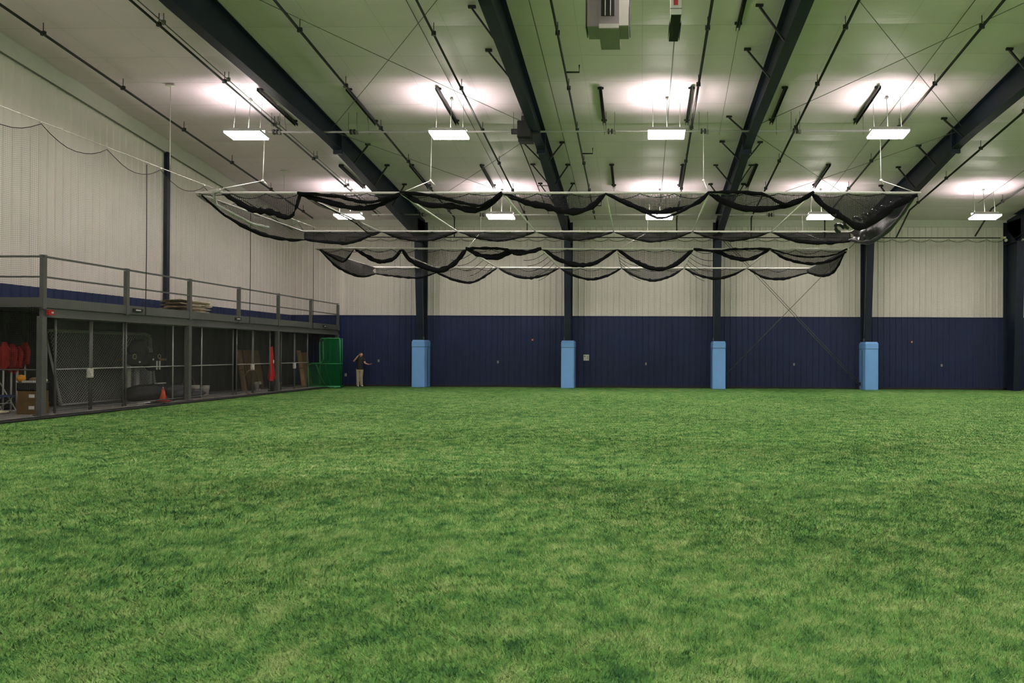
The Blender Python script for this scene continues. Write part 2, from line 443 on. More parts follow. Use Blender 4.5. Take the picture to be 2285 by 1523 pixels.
# ------------------------------------------------------------------ rigid steel frames
def depth_at(y):
    k = [(2.0, 1.0), (17, 1.1), (25.5, .68), (36.2, 1.25), (38, 1.25)]
    for (a, da), (b_, db) in zip(k, k[1:]):
        if y <= b_: return da + (db-da)*(max(y, a)-a)/(b_-a)
    return 1.25
FN = ['leftmost, over the end of the green screens', 'second from left, winch motor on its rafter', 'third from left, near the middle of the roof', 'fourth from the left, beside the cross braced bay', 'rightmost, wide and dark at the edge of the view']
frames = []
for i, X in enumerate(CXS):
    t = thing('steel_frame', 'navy steel column and rafter frame, ' + FN[i], 'steel frame', (X, WY-.5, 0), group='navy building frames')
    last = i == 4
    fw, tf, tw = .13, .02, .008
    wk = .16 if not last else .2
    # column web + flanges (tapered)
    d0, d1 = (.50, 1.20) if not last else (1.0, 1.35)
    zt = roof(WY)-.15; yb = WY-.10
    m = MB()
    def quad_prism(poly, x0, x1, mi=0): m.prism(poly, 'x', x0, x1, mi)
    quad_prism([(yb, 0), (yb-d0, 0), (yb-d1, 7.45), (yb-d1, zt), (yb, zt)], X-.012, X+.012)
    quad_prism([(yb-d0, 0), (yb-d0-.025, 0), (yb-d1-.025, 7.45), (yb-d1, 7.45)], X-wk, X+wk)
    quad_prism([(yb-.02, 0), (yb, 0), (yb, zt), (yb-.02, zt)], X-wk, X+wk)
    for z in (7.45, ): m.box(X-wk, X+wk, yb-d1-.02, yb, z-.012, z+.012)
    m.build('column', M_steelnavy, t)
    m = MB()
    yy = [35.85-1.0*k for k in range(0, 35)]
    top = [(y, roof(y)-.05) for y in yy]; bot = [(y, roof(y)-.05-depth_at(y)) for y in yy]
    for k in range(len(yy)-1):
        m.prism([top[k], top[k+1], bot[k+1], bot[k]], 'x', X-.012, X+.012)
        m.prism([bot[k], bot[k+1], (bot[k+1][0], bot[k+1][1]-.025), (bot[k][0], bot[k][1]-.025)], 'x', X-wk, X+wk)
        m.prism([top[k], top[k+1], (top[k+1][0], top[k+1][1]-.025), (top[k][0], top[k][1]-.025)], 'x', X-wk, X+wk)
    m.prism([(35.85, roof(35.85)-.05), (yb, roof(yb)-.05), (yb, roof(yb)-.5), (35.85, 7.43)], 'x', X-.012, X+.012)
    m.build('rafter', M_steelnavy, t)
    for ysp in (26.2, 11.5):
        z0 = roof(ysp)-.05-depth_at(ysp)
        m = MB(); m.box(X-wk, X+wk, ysp-.05, ysp+.05, z0-.16, roof(ysp)-.06)
        m.build('splice_plate', M_steelnavy, t)
    lefts = {0: (), 1: (18.7, 20.8, 27.25, 29.4, 31.6), 2: (18.7, 20.8, 25.1, 27.2, 29.5, 31.7), 3: (20.85, 25.3, 27.6, 29.75, 31.9), 4: (31.9, 29.8, 27.6)}[i]
    rights = {0: (27.4, 29.5, 31.7), 1: (27.25, 29.45, 31.6), 2: (27.25, 29.5, 31.7), 3: (), 4: ()}[i]
    for sg, lst in ((-1, lefts), (1, rights)):
        for y in lst:
            z = roof(y)-.06-depth_at(y); q = .80 if sg == -1 else .66
            m = MB(); m.bar((X+sg*.10, y, z+.02), (X+sg*q, y, roof(y)-.10), .06, .05)
            m.cbox((X+sg*q, y, roof(y)-.06), (.20, .07, .07))
            m.build('flange_brace', M_dark, t)
    frames.append(t)

# column pads
def make_pad():
    t = thing('column_pad', 'pad', 'column pad')
    m = MB()
    hw, hd = .33, .50
    b_ = .035
    poly = [(-hw+b_, -hd), (hw-b_, -hd), (hw, -hd+b_), (hw, hd), (-hw, hd), (-hw, -hd+b_)]
    m.prism(poly, 'z', .01, 2.06); m.build('padding', M_pad, t)
    m = MB()
    def ring(s, z): return [((x)*s, (y)*s, z) for x, y in poly]
    vs = ring(1.02, 2.075) + ring(1.02, 2.32) + ring(.88, 2.42)
    n = 6
    fs = [tuple(range(n))[::-1]] + [(i, (i+1) % n, n+(i+1) % n, n+i) for i in range(n)] + [(n+i, n+(i+1) % n, 2*n+(i+1) % n, 2*n+i) for i in range(n)] + [tuple(range(2*n, 3*n))]
    m.add(vs, fs); m.build('pad_cap', M_pad, t)
    m = MB(); m.prism([(x*1.008, y*1.008) for x, y in poly], 'z', 2.055, 2.078); m.build('seam', M_navy, t)
    m = MB(); m.box(-hw-.012, -hw-.002, -.02, .02, .05, 2.0); m.box(hw+.002, hw+.012, -.02, .02, .05, 2.0); m.build('closure_strip', M_navy, t)
    return t
padp = make_pad()
PL = ['standing behind and right of the person', 'left of the small electrical panel', 'at the left foot of the X brace', 'at the right foot of the X brace']
for i in range(4):
    o = padp if i == 0 else copy_tree(padp)
    o['label'] = 'tall light blue vinyl column pad, ' + PL[i]; o['group'] = 'light blue column pads'
    place(o, (CXS[i]+[0, .02, .08, .12][i], WY-.62, 0))

# bay X brace by the far wall
def brace(name, label, p0, p1):
    t = thing(name, label, 'brace', p0, 'crossed wall brace rods')
    m = MB(); a = Vector(p0); b_ = Vector(p1)
    off = Vector((.035, 0, .035))
    for sg in (-1, 1): m.tube([a+off*sg, b_+off*sg], .016, 6)
    m.build('rod', M_wire, t)
    m = MB(); m.cbox(p0, (.16, .1, .16)); m.build('anchor_plate', M_steelnavy, t)
    m = MB(); m.cbox(p1, (.16, .1, .16)); m.build('anchor_plate', M_steelnavy, t)
    return t
brace('wall_brace', 'long gray brace rods rising to the right from the foot of the third blue pad', (CXS[2]+.35, WY-.3, .55), (CXS[3]-.15, WY-.3, 7.9))
brace('wall_brace', 'long gray brace rods rising to the left from the foot of the fourth blue pad', (CXS[3]-.28, WY-.36, .28), (CXS[2]+.15, WY-.36, 7.9))

# ------------------------------------------------------------------ roof bracing cables
def cable(label, p0, p1, r=.011):
    m = MB(); a = Vector(p0); b_ = Vector(p1)
    pts = [a.lerp(b_, k/8) - UZ*(.03*math.sin(PI*k/8)) for k in range(9)]
    m.tube(pts, r, 5)
    return tag(m.build('bracing_cable', M_wire, None, tuple(a)), label, 'cable', 'roof bracing cables')
def rz(y, d=.28): return roof(y)-d
for a, b_, bay in ((0, 1, 'left braced bay'), (2, 3, 'right braced bay')):
    XA, XB = CXS[a]+.15, CXS[b_]-.15
    for (y0, y1, w_) in ((25.4, 16.3, 'before the winch shaft'), (25.9, 34.9, 'behind the winch shaft')):
        lo, hi = min(y0, y1), max(y0, y1)
        cable('roof cable in the %s, %s, its far end at right' % (bay, w_), (XA, lo, rz(lo)), (XB, hi, rz(hi)))
        cable('roof cable in the %s, %s, its far end at left' % (bay, w_), (XA, hi, rz(hi)), (XB, lo, rz(lo)))

# ------------------------------------------------------------------ sprinkler pipes and conduits
def pipe(name, label, X, y0, y1, r, m_, drop=.35, hang=3.05, brk=False, tail=None):
    t = thing(name, label, 'pipe', (X, y1, roof(y1)-drop))
    m = MB(); pts = [(X, y0, roof(y0)-drop)]
    if y0 < RIDGE < y1: pts.append((X, RIDGE, roof(RIDGE)-drop))
    pts.append((X, y1, roof(y1)-drop))
    if tail: pts += tail
    m.tube(pts, r, 7); m.build('pipe_run', m_, t)
    y = y1-1.0
    k = 0
    while y > max(y0, 12):
        m = MB(); m.tube([(X, y, roof(y)-drop+r), (X, y, roof(y)-.03)], .012, 5); m.cbox((X, y, roof(y)-drop+.02), (.05+r*2, .06, .12))
        m.build('hanger', m_, t)
        if brk and k % 2 == 0:
            m = MB(); m.tube([(X, y-1, roof(y-1)-drop), (X+.42, y-1, roof(y-1)-drop), (X+.42, y-1, roof(y-1)-drop+.22)], .026, 6)
            m.build('sprinkler_arm', m_, t)
        y -= hang; k += 1
    return t
pipe('sprinkler_pipe', 'black sprinkler pipe nearest the left wall, running up the roof slope', -16.7, 8, 35.6, .040, M_black)
pipe('sprinkler_pipe', 'double black sprinkler pipe left of the leftmost rafter', -13.15, 8, 35.2, .036, M_black)
pipe('sprinkler_pipe', 'thin black pipe beside the double pipe left of the leftmost rafter', -13.02, 8, 35.2, .018, M_wire, drop=.30)
pipe('sprinkler_pipe', 'black sprinkler pipe just right of the leftmost rafter with a drop at its far end', -9.42, 8, 35.5, .040, M_black, tail=[(-9.42, 35.5, 7.6)])
pipe('sprinkler_pipe', 'black sprinkler pipe passing right of the second light of the front row', -5.77, 8, 35.7, .034, M_black, tail=[(-5.77, 35.7, 7.7)])
pipe('sprinkler_pipe', 'black sprinkler pipe with short upturned side arms right of the winch motor', -2.33, 8, 35.7, .034, M_black, brk=True)
pipe('sprinkler_pipe', 'black sprinkler pipe between the center light and the third rafter', 1.78, 8, 35.5, .042, M_black, tail=[(1.78, 35.5, 7.6)])
pipe('sprinkler_pipe', 'black sprinkler pipe right of the third rafter', 5.5, 8, 35.5, .040, M_black, tail=[(5.5, 35.5, 7.6)])
pipe('sprinkler_pipe', 'black sprinkler pipe between the right light and the large right rafter', 9.15, 8, 35.5, .040, M_black, tail=[(9.15, 35.5, 7.6)])
pipe('sprinkler_pipe', 'black sprinkler pipe right of the large right rafter, dropping to the wall pipe', 12.9, 8, 34.3, .042, M_black, tail=[(12.95, 36.2, 7.75)])
pipe('sprinkler_pipe', 'black sprinkler pipe at the far right above the last hanging light', 16.7, 8, 34.1, .042, M_black, tail=[(16.9, 36.2, 7.8)])
def conduit(label, X, y0, y1, drop=.12, extra=None):
    m = MB(); pts = (extra or []) + [(X, y0, roof(y0)-drop), (X, y1, roof(y1)-drop)]
    m.tube(pts, .014, 5); return tag(m.build('conduit', M_wire, None, (X, y1, roof(y1)-drop)), label, 'conduit', 'thin roof conduits')
conduit('thin gray conduit feeding the second hanging light of the front row', -6.16, 9, 34)
conduit('thin gray conduit feeding the center hanging light', .92, 9, 34)
conduit('thin gray conduit feeding the hanging light left of the large right rafter', 8.6, 9, 34)
conduit('thin gray conduit running to the last hanging light at far right', 16.0, 9, 34)
conduit('thin gray conduit with a bent near end, between winch motor and sprinkler arms', -2.95, 17.8, 35, extra=[(-.9, 17.4, roof(17.4)-.14), (-2.7, 17.4, roof(17.4)-.14)])
m = MB(); m.tube([(-4.6, 26.1, roof(26.1)-.3), (-4.6, 35.4, roof(35.4)-.3)], .022, 6)
for y in (26.1, 31.2): m.tube([(-4.6, y, roof(y)-.3), (-3.85, y, roof(y)-.3)], .018, 6)
tag(m.build('sprinkler_pipe', M_black, None, (-4.6, 35, 9)), 'short black branch pipe with two elbows to the winch motor rafter', 'pipe')

# strut channels under the purlins
def strut(label, X, y0, y1, d=.10):
    t = thing('strut_channel', label, 'strut channel', (X, (y0+y1)/2, roof((y0+y1)/2)-d), 'black strut channels under the roof')
    m = MB()
    a = Vector((X, y0, roof(y0)-d)); b_ = Vector((X, y1, roof(y1)-d))
    m.bar(a+UZ*.03, b_+UZ*.03, .10, .012); m.bar(a+Vector((-.045, 0, -.02)), b_+Vector((-.045, 0, -.02)), .012, .10); m.bar(a+Vector((.045, 0, -.02)), b_+Vector((.045, 0, -.02)), .012, .10)
    m.build('channel', M_dark, t)
    for y in (y0+.15, y1-.15):
        m = MB(); m.cbox((X, y, roof(y)-d+.06), (.2, .05, .07)); m.build('clamp', M_dark, t)
    ym = y0 + (y1-y0)*.65
    m = MB(); m.tube([(X, ym, roof(ym)-d), (X+.05, 24.75 if y0 < 27 else 33.6, roof(24.75 if y0 < 27 else 33.6)-.86)], .008, 4); m.build('hang_wire', M_wire, t)
for X, a, nm in ((-12.6, 0, 'beside the first hanging light'), (-9.65, 0, 'right of the leftmost rafter'), (-6.69, 0, 'above the second hanging light'), (-1.35, 0, 'alone in the middle bay'), (1.62, 0, 'beside the center light pipe'), (4.65, 0, 'right of the third rafter'), (7.65, 0, 'left of the fourth hanging light')):
    strut('black strut channel under the front roof zone, ' + nm, X, 22.95, 25.55)
for X, nm in ((-12.63, 'left of the leftmost rafter'), (-9.65, 'right of the leftmost rafter'), (-6.68, 'above the back row light near the motor'), (-1.24, 'in the middle bay'), (1.71, 'by the center pipe'), (4.75, 'right of the third rafter'), (7.75, 'above the back row light at right')):
    strut('black strut channel under the back roof zone, ' + nm, X, 29.35, 32.0)
strut('black steel strut channel at the top edge of the view, left of the third rafter', 2.65, 16.8, 19.7)

# ------------------------------------------------------------------ hanging fixtures
def make_light():
    t = thing('hanging_light', 'light', 'light')
    W2, D2 = .61, .31
    m = MB(); m.prism([(-D2, 0), (D2, 0), (D2-.03, .075), (-D2+.03, .075)], 'x', -W2, W2); m.build('housing', M_fixt, t)
    m = MB(); m.box(-W2+.015, W2-.015, -D2+.015, D2-.015, -.052, -.001); m.build('diffuser', M_lamp, t)
    m = MB()
    m.box(-W2+.12, W2-.12, -.055, .055, .076, .082)
    m.build('uplight_slot', M_lampup, t)
    m = MB()
    for k in (-.10, .10): m.box(-W2+.04, W2-.04, k-.004, k+.004, .07, .20)
    m.build('reflector_fin', M_fixt, t)
    for x, y in ((-.45, 0), (.45, 0)): MB().tube([(x, y, .07), (x, y, 1.30)], .006, 4).build('hanger_wire', M_wire, t)
    m = MB(); m.tube([(.02, .05, .07), (.02, .05, 1.28)], .009, 5); m.cbox((.02, .05, 1.27), (.1, .1, .05)); m.build('power_cord', M_wire, t)
    return t
lp = make_light(); first = True
LX = [-13.37, -6.43, .82, 8.12, 15.42, 22.7]
tilt = -math.atan(SL)
names = {(23.5, 0): 'leftmost of the front row', (23.5, 1): 'in the front row left of the winch motor', (23.5, 2): 'in the middle of the front row', (23.5, 3): 'at the right of the front row',
         (32.1, 0): 'in the back row seen over the net at left', (32.1, 1): 'in the back row left of the second rafter', (32.1, 2): 'in the middle of the back row behind the netting', (32.1, 3): 'in the back row at right behind the netting', (32.1, 4): 'rightmost of the back row, near the dark column'}
DXL = {(23.5, 0): .08, (32.1, 1): .03}
for ry in (32.1, 23.5, 14.9, 6.3, -2.3, -10.9):
    for i, X in enumerate(LX):
        o = lp if first else copy_tree(lp)
        first = False
        o['group'] = 'hanging high bay lights'
        o['label'] = 'lit white rectangular hanging fluorescent light, ' + names[(ry, i)] if (ry, i) in names else 'lit white rectangular hanging fluorescent light outside the view of the photo'
        y = ry
        o.location = (X+DXL.get((ry, i), 0), y, roof(y)-1.37)
        o.rotation_euler = (tilt if y > RIDGE else -tilt, 0, 0)

# winch line shafts
def shaft(label, Y, Z, x0, x1, couplings, motor=None, cords=()):
    t = thing('winch_shaft', label, 'winch shaft', (x0, Y, Z), 'net winch shafts')
    m = MB(); m.tube([(x0, Y, Z), (x1, Y, Z)], .035, 8); m.build('shaft_tube', M_galv, t)
    for X in couplings:
        m = MB()
        for dx in (-.06, .06): m.tube([(X+dx-.025, Y, Z), (X+dx+.025, Y, Z)], .095, 12)
        m.build('pulley', M_dark, t)
        m = MB(); m.tube([(X+.15, Y, Z+.03), (X+.15, Y, roof(Y)-.05)], .009, 4); m.tube([(X-.15, Y, Z+.03), (X-.15, Y, roof(Y)-.05)], .009, 4); m.cbox((X+.15, Y, Z-.03), (.08, .1, .12)); m.build('hanger', M_wire, t)
    if motor:
        m = MB(); m.box(motor-.34, motor+.10, Y-.45, Y+.12, Z-.30, Z+.24); m.tube([(motor-.1, Y-.3, Z-.05), (motor-.1, Y-.3, Z+.42)], .13, 12); m.tube([(motor-.62, Y, Z), (motor+.40, Y, Z)], .10, 12)
        m.cbox((motor-.1, Y-.02, Z-.33), (.5, .35, .14))
        m.build('motor', M_dark, t)
    return t
shaft('long galvanised winch shaft with black motor under the front row lights', 24.75, 9.55, -13.2, 8.1, (-12.95, -10.2, -4.35, -1.1, 2.15, 5.35), -3.95)
shaft('long galvanised winch shaft further back, seen through the raised netting', 33.6, 8.36, -12.9, 8.9, (-7.6, -3.9, 1.0, 6.1, -10.5))

# heaters at the top edge
t = thing('unit_heater', 'gray sheet metal unit heater with louvred outlet, hung at the top edge of view', 'heater', (-.75, 15.3, 9.0))
Xh, Yh, Zh = -.73, 15.0, 9.25
yb0 = 15.0
Zb = EYE + (783-52)*yb0/F_PX
m = MB(); m.box(Xh-.44, Xh+.44, yb0, yb0+.62, Zb, Zb+1.0); m.build('cabinet', M_heater, t)
m = MB(); m.box(Xh-.19, Xh+.24, yb0-.04, yb0+1.0, Zb-.07, Zb+.9); m.build('duct', M_heater, t)
m = MB(); m.box(Xh-.14, Xh+.14, yb0-.06, yb0-.045, Zb+.20, Zb+.88); m.build('outlet', M_slot, t)
m = MB(); m.box(Xh-.06, Xh-.045, yb0-.075, yb0-.06, Zb+.2, Zb+.86); m.box(Xh+.05, Xh+.065, yb0-.075, yb0-.06, Zb+.2, Zb+.86); m.build('louvre', M_paint, t)
m = MB(); m.box(Xh+.19, Xh+.44, yb0-.02, yb0-.004, Zb+.01, Zb+.95); m.box(Xh-.185, Xh+.235, yb0-.055, yb0-.042, Zb-.06, Zb+.03); m.build('front_panel', M_heatlight, t)
m = MB(); m.box(Xh-.475, Xh-.455, yb0-.02, yb0+.5, Zb-.02, Zb+.6); m.box(Xh+.455, Xh+.475, yb0-.02, yb0+.5, Zb-.02, Zb+.6); m.build('bracket', M_grayd, t)
m = MB()
for dx in (-.4, .4): m.tube([(Xh+dx, yb0+.3, Zb+.95), (Xh+dx, yb0+.3, roof(yb0+.3)-.02)], .01, 5)
m.build('hanger', M_wire, t)
t = thing('tube_heater', 'narrow white burner box with long dark underside, hung right of the unit heater', 'heater', (.73, 15.3, 9.2))
Zc = EYE + (783-26)*14.6/F_PX; Xc = .70
m = MB(); m.box(Xc-.11, Xc+.11, 14.6, 15.0, Zc, Zc+.5); m.build('burner_box', M_fixt, t)
m = MB(); m.box(Xc-.05, Xc+.04, 14.585, 14.598, Zc+.19, Zc+.42); m.build('control_window', M_red, t)
m = MB(); m.box(Xc-.12, Xc+.12, 14.59, 14.605, Zc+.115, Zc+.125); m.build('lid_seam', M_grayd, t)
m = MB(); m.box(Xc-.10, Xc+.10, 14.62, 15.85, Zc-.012, Zc+.05); m.build('tube_underside', M_slot, t)
m = MB(); m.prism([(Xc-.13, Zc), (Xc-.09, Zc+.2), (Xc+.09, Zc+.2), (Xc+.13, Zc), (Xc+.13, Zc+.01), (Xc+.09, Zc+.21), (Xc-.09, Zc+.21), (Xc-.13, Zc+.01)], 'y', 15.0, 15.86); m.build('reflector', M_heater, t)
m = MB(); m.tube([(Xc, 15.1, Zc+.2), (Xc, 15.1, roof(15.1)-.02)], .01, 5); m.tube([(Xc, 15.7, Zc+.2), (Xc, 15.7, roof(15.7)-.02)], .01, 5); m.build('hanger', M_wire, t)

# ------------------------------------------------------------------ batting cages raised under the roof
rs = random.Random(5)
def sagpath(a, b_, prof, n=22, jit=.0):
    """prof: list of (u, drop) control points, smoothly interpolated"""
    a = Vector(a); b_ = Vector(b_); out = []
    for k in range(n+1):
        u = k/n
        j = 0
        while j < len(prof)-2 and u > prof[j+1][0]: j += 1
        (u0, d0), (u1, d1) = prof[j], prof[j+1]
        dm = prof[j-1][1] if j > 0 else d0; dp = prof[j+2][1] if j+2 < len(prof) else d1
        s = min(1, max(0, (u-u0)/(u1-u0)))
        h00, h10, h01, h11 = 2*s**3-3*s**2+1, s**3-2*s**2+s, -2*s**3+3*s**2, s**3-s**2
        um = prof[j-1][0] if j > 0 else u0-(u1-u0); upp = prof[j+2][0] if j+2 < len(prof) else u1+(u1-u0)
        t0 = (d1-dm)/(u1-um)*(u1-u0) if j > 0 else (d1-d0); t1 = (dp-d0)/(upp-u0)*(u1-u0) if j+2 < len(prof) else (d1-d0)
        d = h00*d0+h10*t0+h01*d1+h11*t1
        out.append(a.lerp(b_, u) - UZ*max(0, d) + Vector((0, rs.uniform(-jit, jit), rs.uniform(-jit, jit))))
    return out
def cat(d, n=3): return [(0, 0), (.2, d*.62), (.5, d), (.8, d*.62), (1, 0)]
def swag(parent, a, b_, prof, thick, sheet=N_cage, bund=N_bund, second=None, depth=.12):
    thick *= 1.45
    path = sagpath(a, b_, prof, 22, .008); a = Vector(a); b_ = Vector(b_)
    L = (b_-a).length
    t = (b_-a).normalized(); nrm = t.cross(UZ)
    ph = rs.uniform(0, 6)
    m = MB()
    def fn(u, v):
        k = u*22; i = min(21, int(k)); f = k-i
        low = path[i].lerp(path[i+1], f); top = a.lerp(b_, u) - UZ*.02
        p = top.lerp(low, v)
        return p + nrm*(depth*math.sin(PI*v)*math.sin(9*u+ph) + .04*math.sin(31*u+ph)*v)
    mx = max(p[1] for p in prof)
    m.grid(fn, 44, 6, 0, lambda u, v: (u*L, v*max(.3, mx)))
    m.build('draped_net', sheet, parent)
    if second:
        p2 = sagpath(a, b_, second, 22, .01); m = MB()
        m.tube([p+nrm*.15 for p in p2], thick*.3, 7, rad=[thick*.28*rs.uniform(.6, 1.2) for _ in p2]); m.build('gathered_net', bund, parent)
    if thick:
        m = MB()
        rad = [thick*.5*(.45+.55*math.sin(PI*min(1, max(0, k/22)))**.5)*rs.uniform(.68, 1.25) for k in range(23)]
        m.tube(path, thick/2, 9, rad=rad, flat=.8); m.build('gathered_net', bund, parent)
def beam(t, name, a, b_, r=.038, m_=M_galvw):
    m = MB(); m.tube([a, b_], r, 8); return m.build(name, m_, t)
def cage(label, x0, x1, y0, y1, z, nb, front, back, ropes, shaftY, shaftZ, kz):
    t = thing('batting_cage', label, 'batting cage', (x0, y0, z), 'raised batting cages')
    beam(t, 'frame_beam', (x0-.1, y0, z), (x1+.1, y0, z)); beam(t, 'frame_beam', (x0-.1, y1, z), (x1+.1, y1, z))
    dx = (x1-x0)/nb
    for i in range(nb+1): beam(t, 'crossbar', (x0+dx*i, y0, z-.03), (x0+dx*i, y1, z-.03), .028)
    for i, sp in enumerate(front): swag(t, (x0+dx*sp[0], y0+.02, z), (x0+dx*sp[1], y0+.02, z), *sp[2:])
    for i, sp in enumerate(back): swag(t, (x0+dx*sp[0], y1, z), (x0+dx*sp[1], y1, z), *sp[2:])
    for yy in (y0, y1):   # little loops of lacing rope under each beam
        m = MB()
        for i in range(nb*3):
            a = (x0+dx*i/3, yy-.03, z-.03); b_ = (x0+dx*(i+1)/3, yy-.03, z-.03)
            m.tube(sagpath(a, b_, cat(rs.uniform(.04, .16)), 8), .011, 4)
        m.build('lacing_rope', M_blkrope, t)
    for i in ropes:
        X = x0+dx*i; XK = {0: -13.34, 2: -7.39, 4: 1.0, 5: 2.16, 7: 8.28}[i] if y0 < 25 else {2: -7.64, 4: .3, 7: 7.6}[i]
        m = MB(); kn = Vector((XK, shaftY-.1, kz)); m.tube([(XK, shaftY, shaftZ), kn], .012, 5); m.tube([kn, (X, y0, z)], .014, 5)
        m.ball(kn, .05, 8); m.tube([kn, kn+Vector((.12, .1, -.12))], .02, 5)
        m.build('lift_rope', M_rope, t)
    return t, dx
fa = [(.22, 1.0, [(0, 0), (.2, .25), (.38, .48), (.42, .5), (.62, .55), (.85, .72), (.93, .55), (1, .05)], .13),
      (1.0, 2.0, [(0, .05), (.2, .2), (.5, .42), (.7, .42), (.9, .2), (1, .02)], .12, N_cage, N_bund, [(0, .02), (.4, .14), (.7, .3), (1, .05)]),
      (2.0, 3.0, [(0, 0), (.25, .33), (.5, .38), (.75, .5), (.9, .25), (1, .0)], .13, N_cage, N_bund, [(0, 0), (.3, .1), (.6, .3), (.8, .38), (1, .02)]),
      (3.0, 4.0, [(0, 0), (.2, .25), (.4, .38), (.65, .55), (.85, .42), (1, .0)], .14),
      (4.0, 5.0, [(0, 0), (.2, .28), (.45, .55), (.7, .45), (.9, .28), (1, .0)], .11, N_cage, N_bund, [(0, .05), (.3, .45), (.52, .75), (.7, .6), (.9, .25), (1, .0)]),
      (5.0, 6.0, [(0, 0), (.15, .25), (.35, .45), (.65, .42), (.88, .22), (1, .0)], .13, N_cage, N_bund, [(0, 0), (.5, .06), (.75, .35), (1, 0)]),
      (6.0, 7.0, [(0, 0), (.1, .35), (.3, .72), (.46, .98), (.6, .75), (.8, .35), (1, .05)], .16, N_caged)]
ba = [(0.0, 1.0, [(0, .32), (.3, .42), (.6, .44), (1, .0)], .09, N_band)]
for k in range(1, 6): ba.append((k, k+1, cat([0, .38, .36, .33, .38, .34][k]), .05, N_band))
ba.append((6, 7, [(0, 0), (.3, .33), (.7, .42), (1, .36)], .1, N_band))
A, dxa = cage('large raised batting cage nearest the viewer, black net in swags on a galvanised frame', -12.95, 7.9, 20.45, 26.95, 6.42, 7, fa, ba, (0, 2, 5, 7), 24.75, 9.5, 7.80)
B, dxb = cage('lower raised batting cage behind the first, its black net gathered in deep swags', -12.75, 7.95, 27.6, 33.7, 5.85, 7,
    [(0.02, .5, [(0, 0), (.35, .3), (.65, .52), (.75, .45), (1, 0)], .05, N_caged),
     (.5, 1.13, [(0, 0), (.25, .28), (.5, .5), (.8, .42), (.93, .2), (1, 0)], .12),
     (1.13, 2.0, [(0, 0), (.12, .42), (.35, .7), (.58, .85), (.8, .6), (1, 0)], .15),
     (2.0, 3.0, [(0, 0), (.18, .25), (.4, .32), (.6, .1), (.78, .14), (1, -.02)], .15, N_cage, N_bund, [(0, 0), (.5, .02), (.7, .22), (1, 0)]),
     (3.0, 4.0, [(0, -.05), (.2, .38), (.45, .62), (.7, .55), (1, 0)], .13),
     (4.0, 5.0, [(0, 0), (.2, .42), (.5, .78), (.75, .62), (1, 0)], .13),
     (5.0, 6.0, [(0, 0), (.3, .08), (.5, .32), (.75, .38), (1, 0)], .12, N_cage, N_bund, [(0, 0), (.3, .1), (.5, .02), (1, 0)]),
     (6.0, 7.0, [(0, 0), (.2, .35), (.5, .55), (.8, .45), (1, .1)], .08, N_caged, N_bund, [(0, 0), (.4, .3), (.8, .25), (1, 0)])],
    [(0.0, 1.0, [(0, .30), (.3, .42), (.7, .5), (1, .25)], .07, N_caged), (1.0, 2.0, [(0, .25), (.3, .6), (.6, .7), (1, .0)], .09, N_cage)] +
    [(k, k+1, cat([0, 0, .5, .55, .6, .5, .8][k]) if k < 6 else [(0, 0), (.3, .45), (.6, .5), (1, .2)], .09, N_cage if k % 2 else N_caged) for k in range(2, 7)],
    (2, 4, 7), 33.6, 8.35, 7.50)
def end_swag(parent, x, y0, y1, z, prof, thick, sheet, bund=N_bund):
    swag(parent, (x, y0, z), (x, y1, z), prof, thick, sheet, bund, None, .2)
end_swag(A, -12.9, 20.5, 26.9, 6.4, [(0, .05), (.2, .42), (.5, .62), (.8, .52), (1, .32)], .09, N_cage)
end_swag(A, -9.95, 20.5, 26.9, 6.4, [(0, 0), (.6, .12), (.85, .3), (1, .02)], .03, N_cage)
end_swag(A, 7.85, 20.5, 26.9, 6.4, [(0, .05), (.25, .55), (.6, .75), (1, .3)], .12, N_vinyl, N_vinyl)
end_swag(B, -12.7, 27.65, 33.65, 5.83, [(0, .0), (.3, .5), (.7, .62), (1, .3)], .08, N_end)
end_swag(B, 7.9, 27.65, 33.65, 5.83, [(0, .1), (.25, .65), (.6, .6), (1, .2)], .09, N_end)
for k in (2, 3, 4, 5):
    x = -12.75+dxb*k
    m = MB()
    for q in range(5):
        y = 28.5+q*1.05; m.tube(sagpath((x-.02, y, 5.8), (x+(.9 if k > 3 else -.9), y+.2, 5.55-.1*q), cat(.10), 8), .010, 4)
    m.build('net_fold', N_bund, B)
# coiled vinyl skirt lumps at the right front of the first cage
m = MB()
for q in range(9):
    u = q/8; c0 = Vector((6.0+1.75*u, 20.5+1.1*(1-u), 5.62+.72*u))
    m.tube([c0+Vector((.14*math.cos(a*.7)*(1-u*.6), .1*math.sin(a), .12*math.sin(a*.7)*(1-u*.6))) for a in range(8)], .045*(1.2-u*.5), 7)
m.build('vinyl_skirt_roll', N_vinyl, A)
m = MB(); m.tube([(-12.3, 20.4, 6.5), (-12.5, 20.4, 6.42), (-12.48, 20.5, 6.1), (-12.3, 20.9, 5.95), (-12.0, 21.6, 5.72), (-11.7, 22.0, 5.68)], .045, 8)
m.build('vinyl_skirt_roll', M_galv, A)

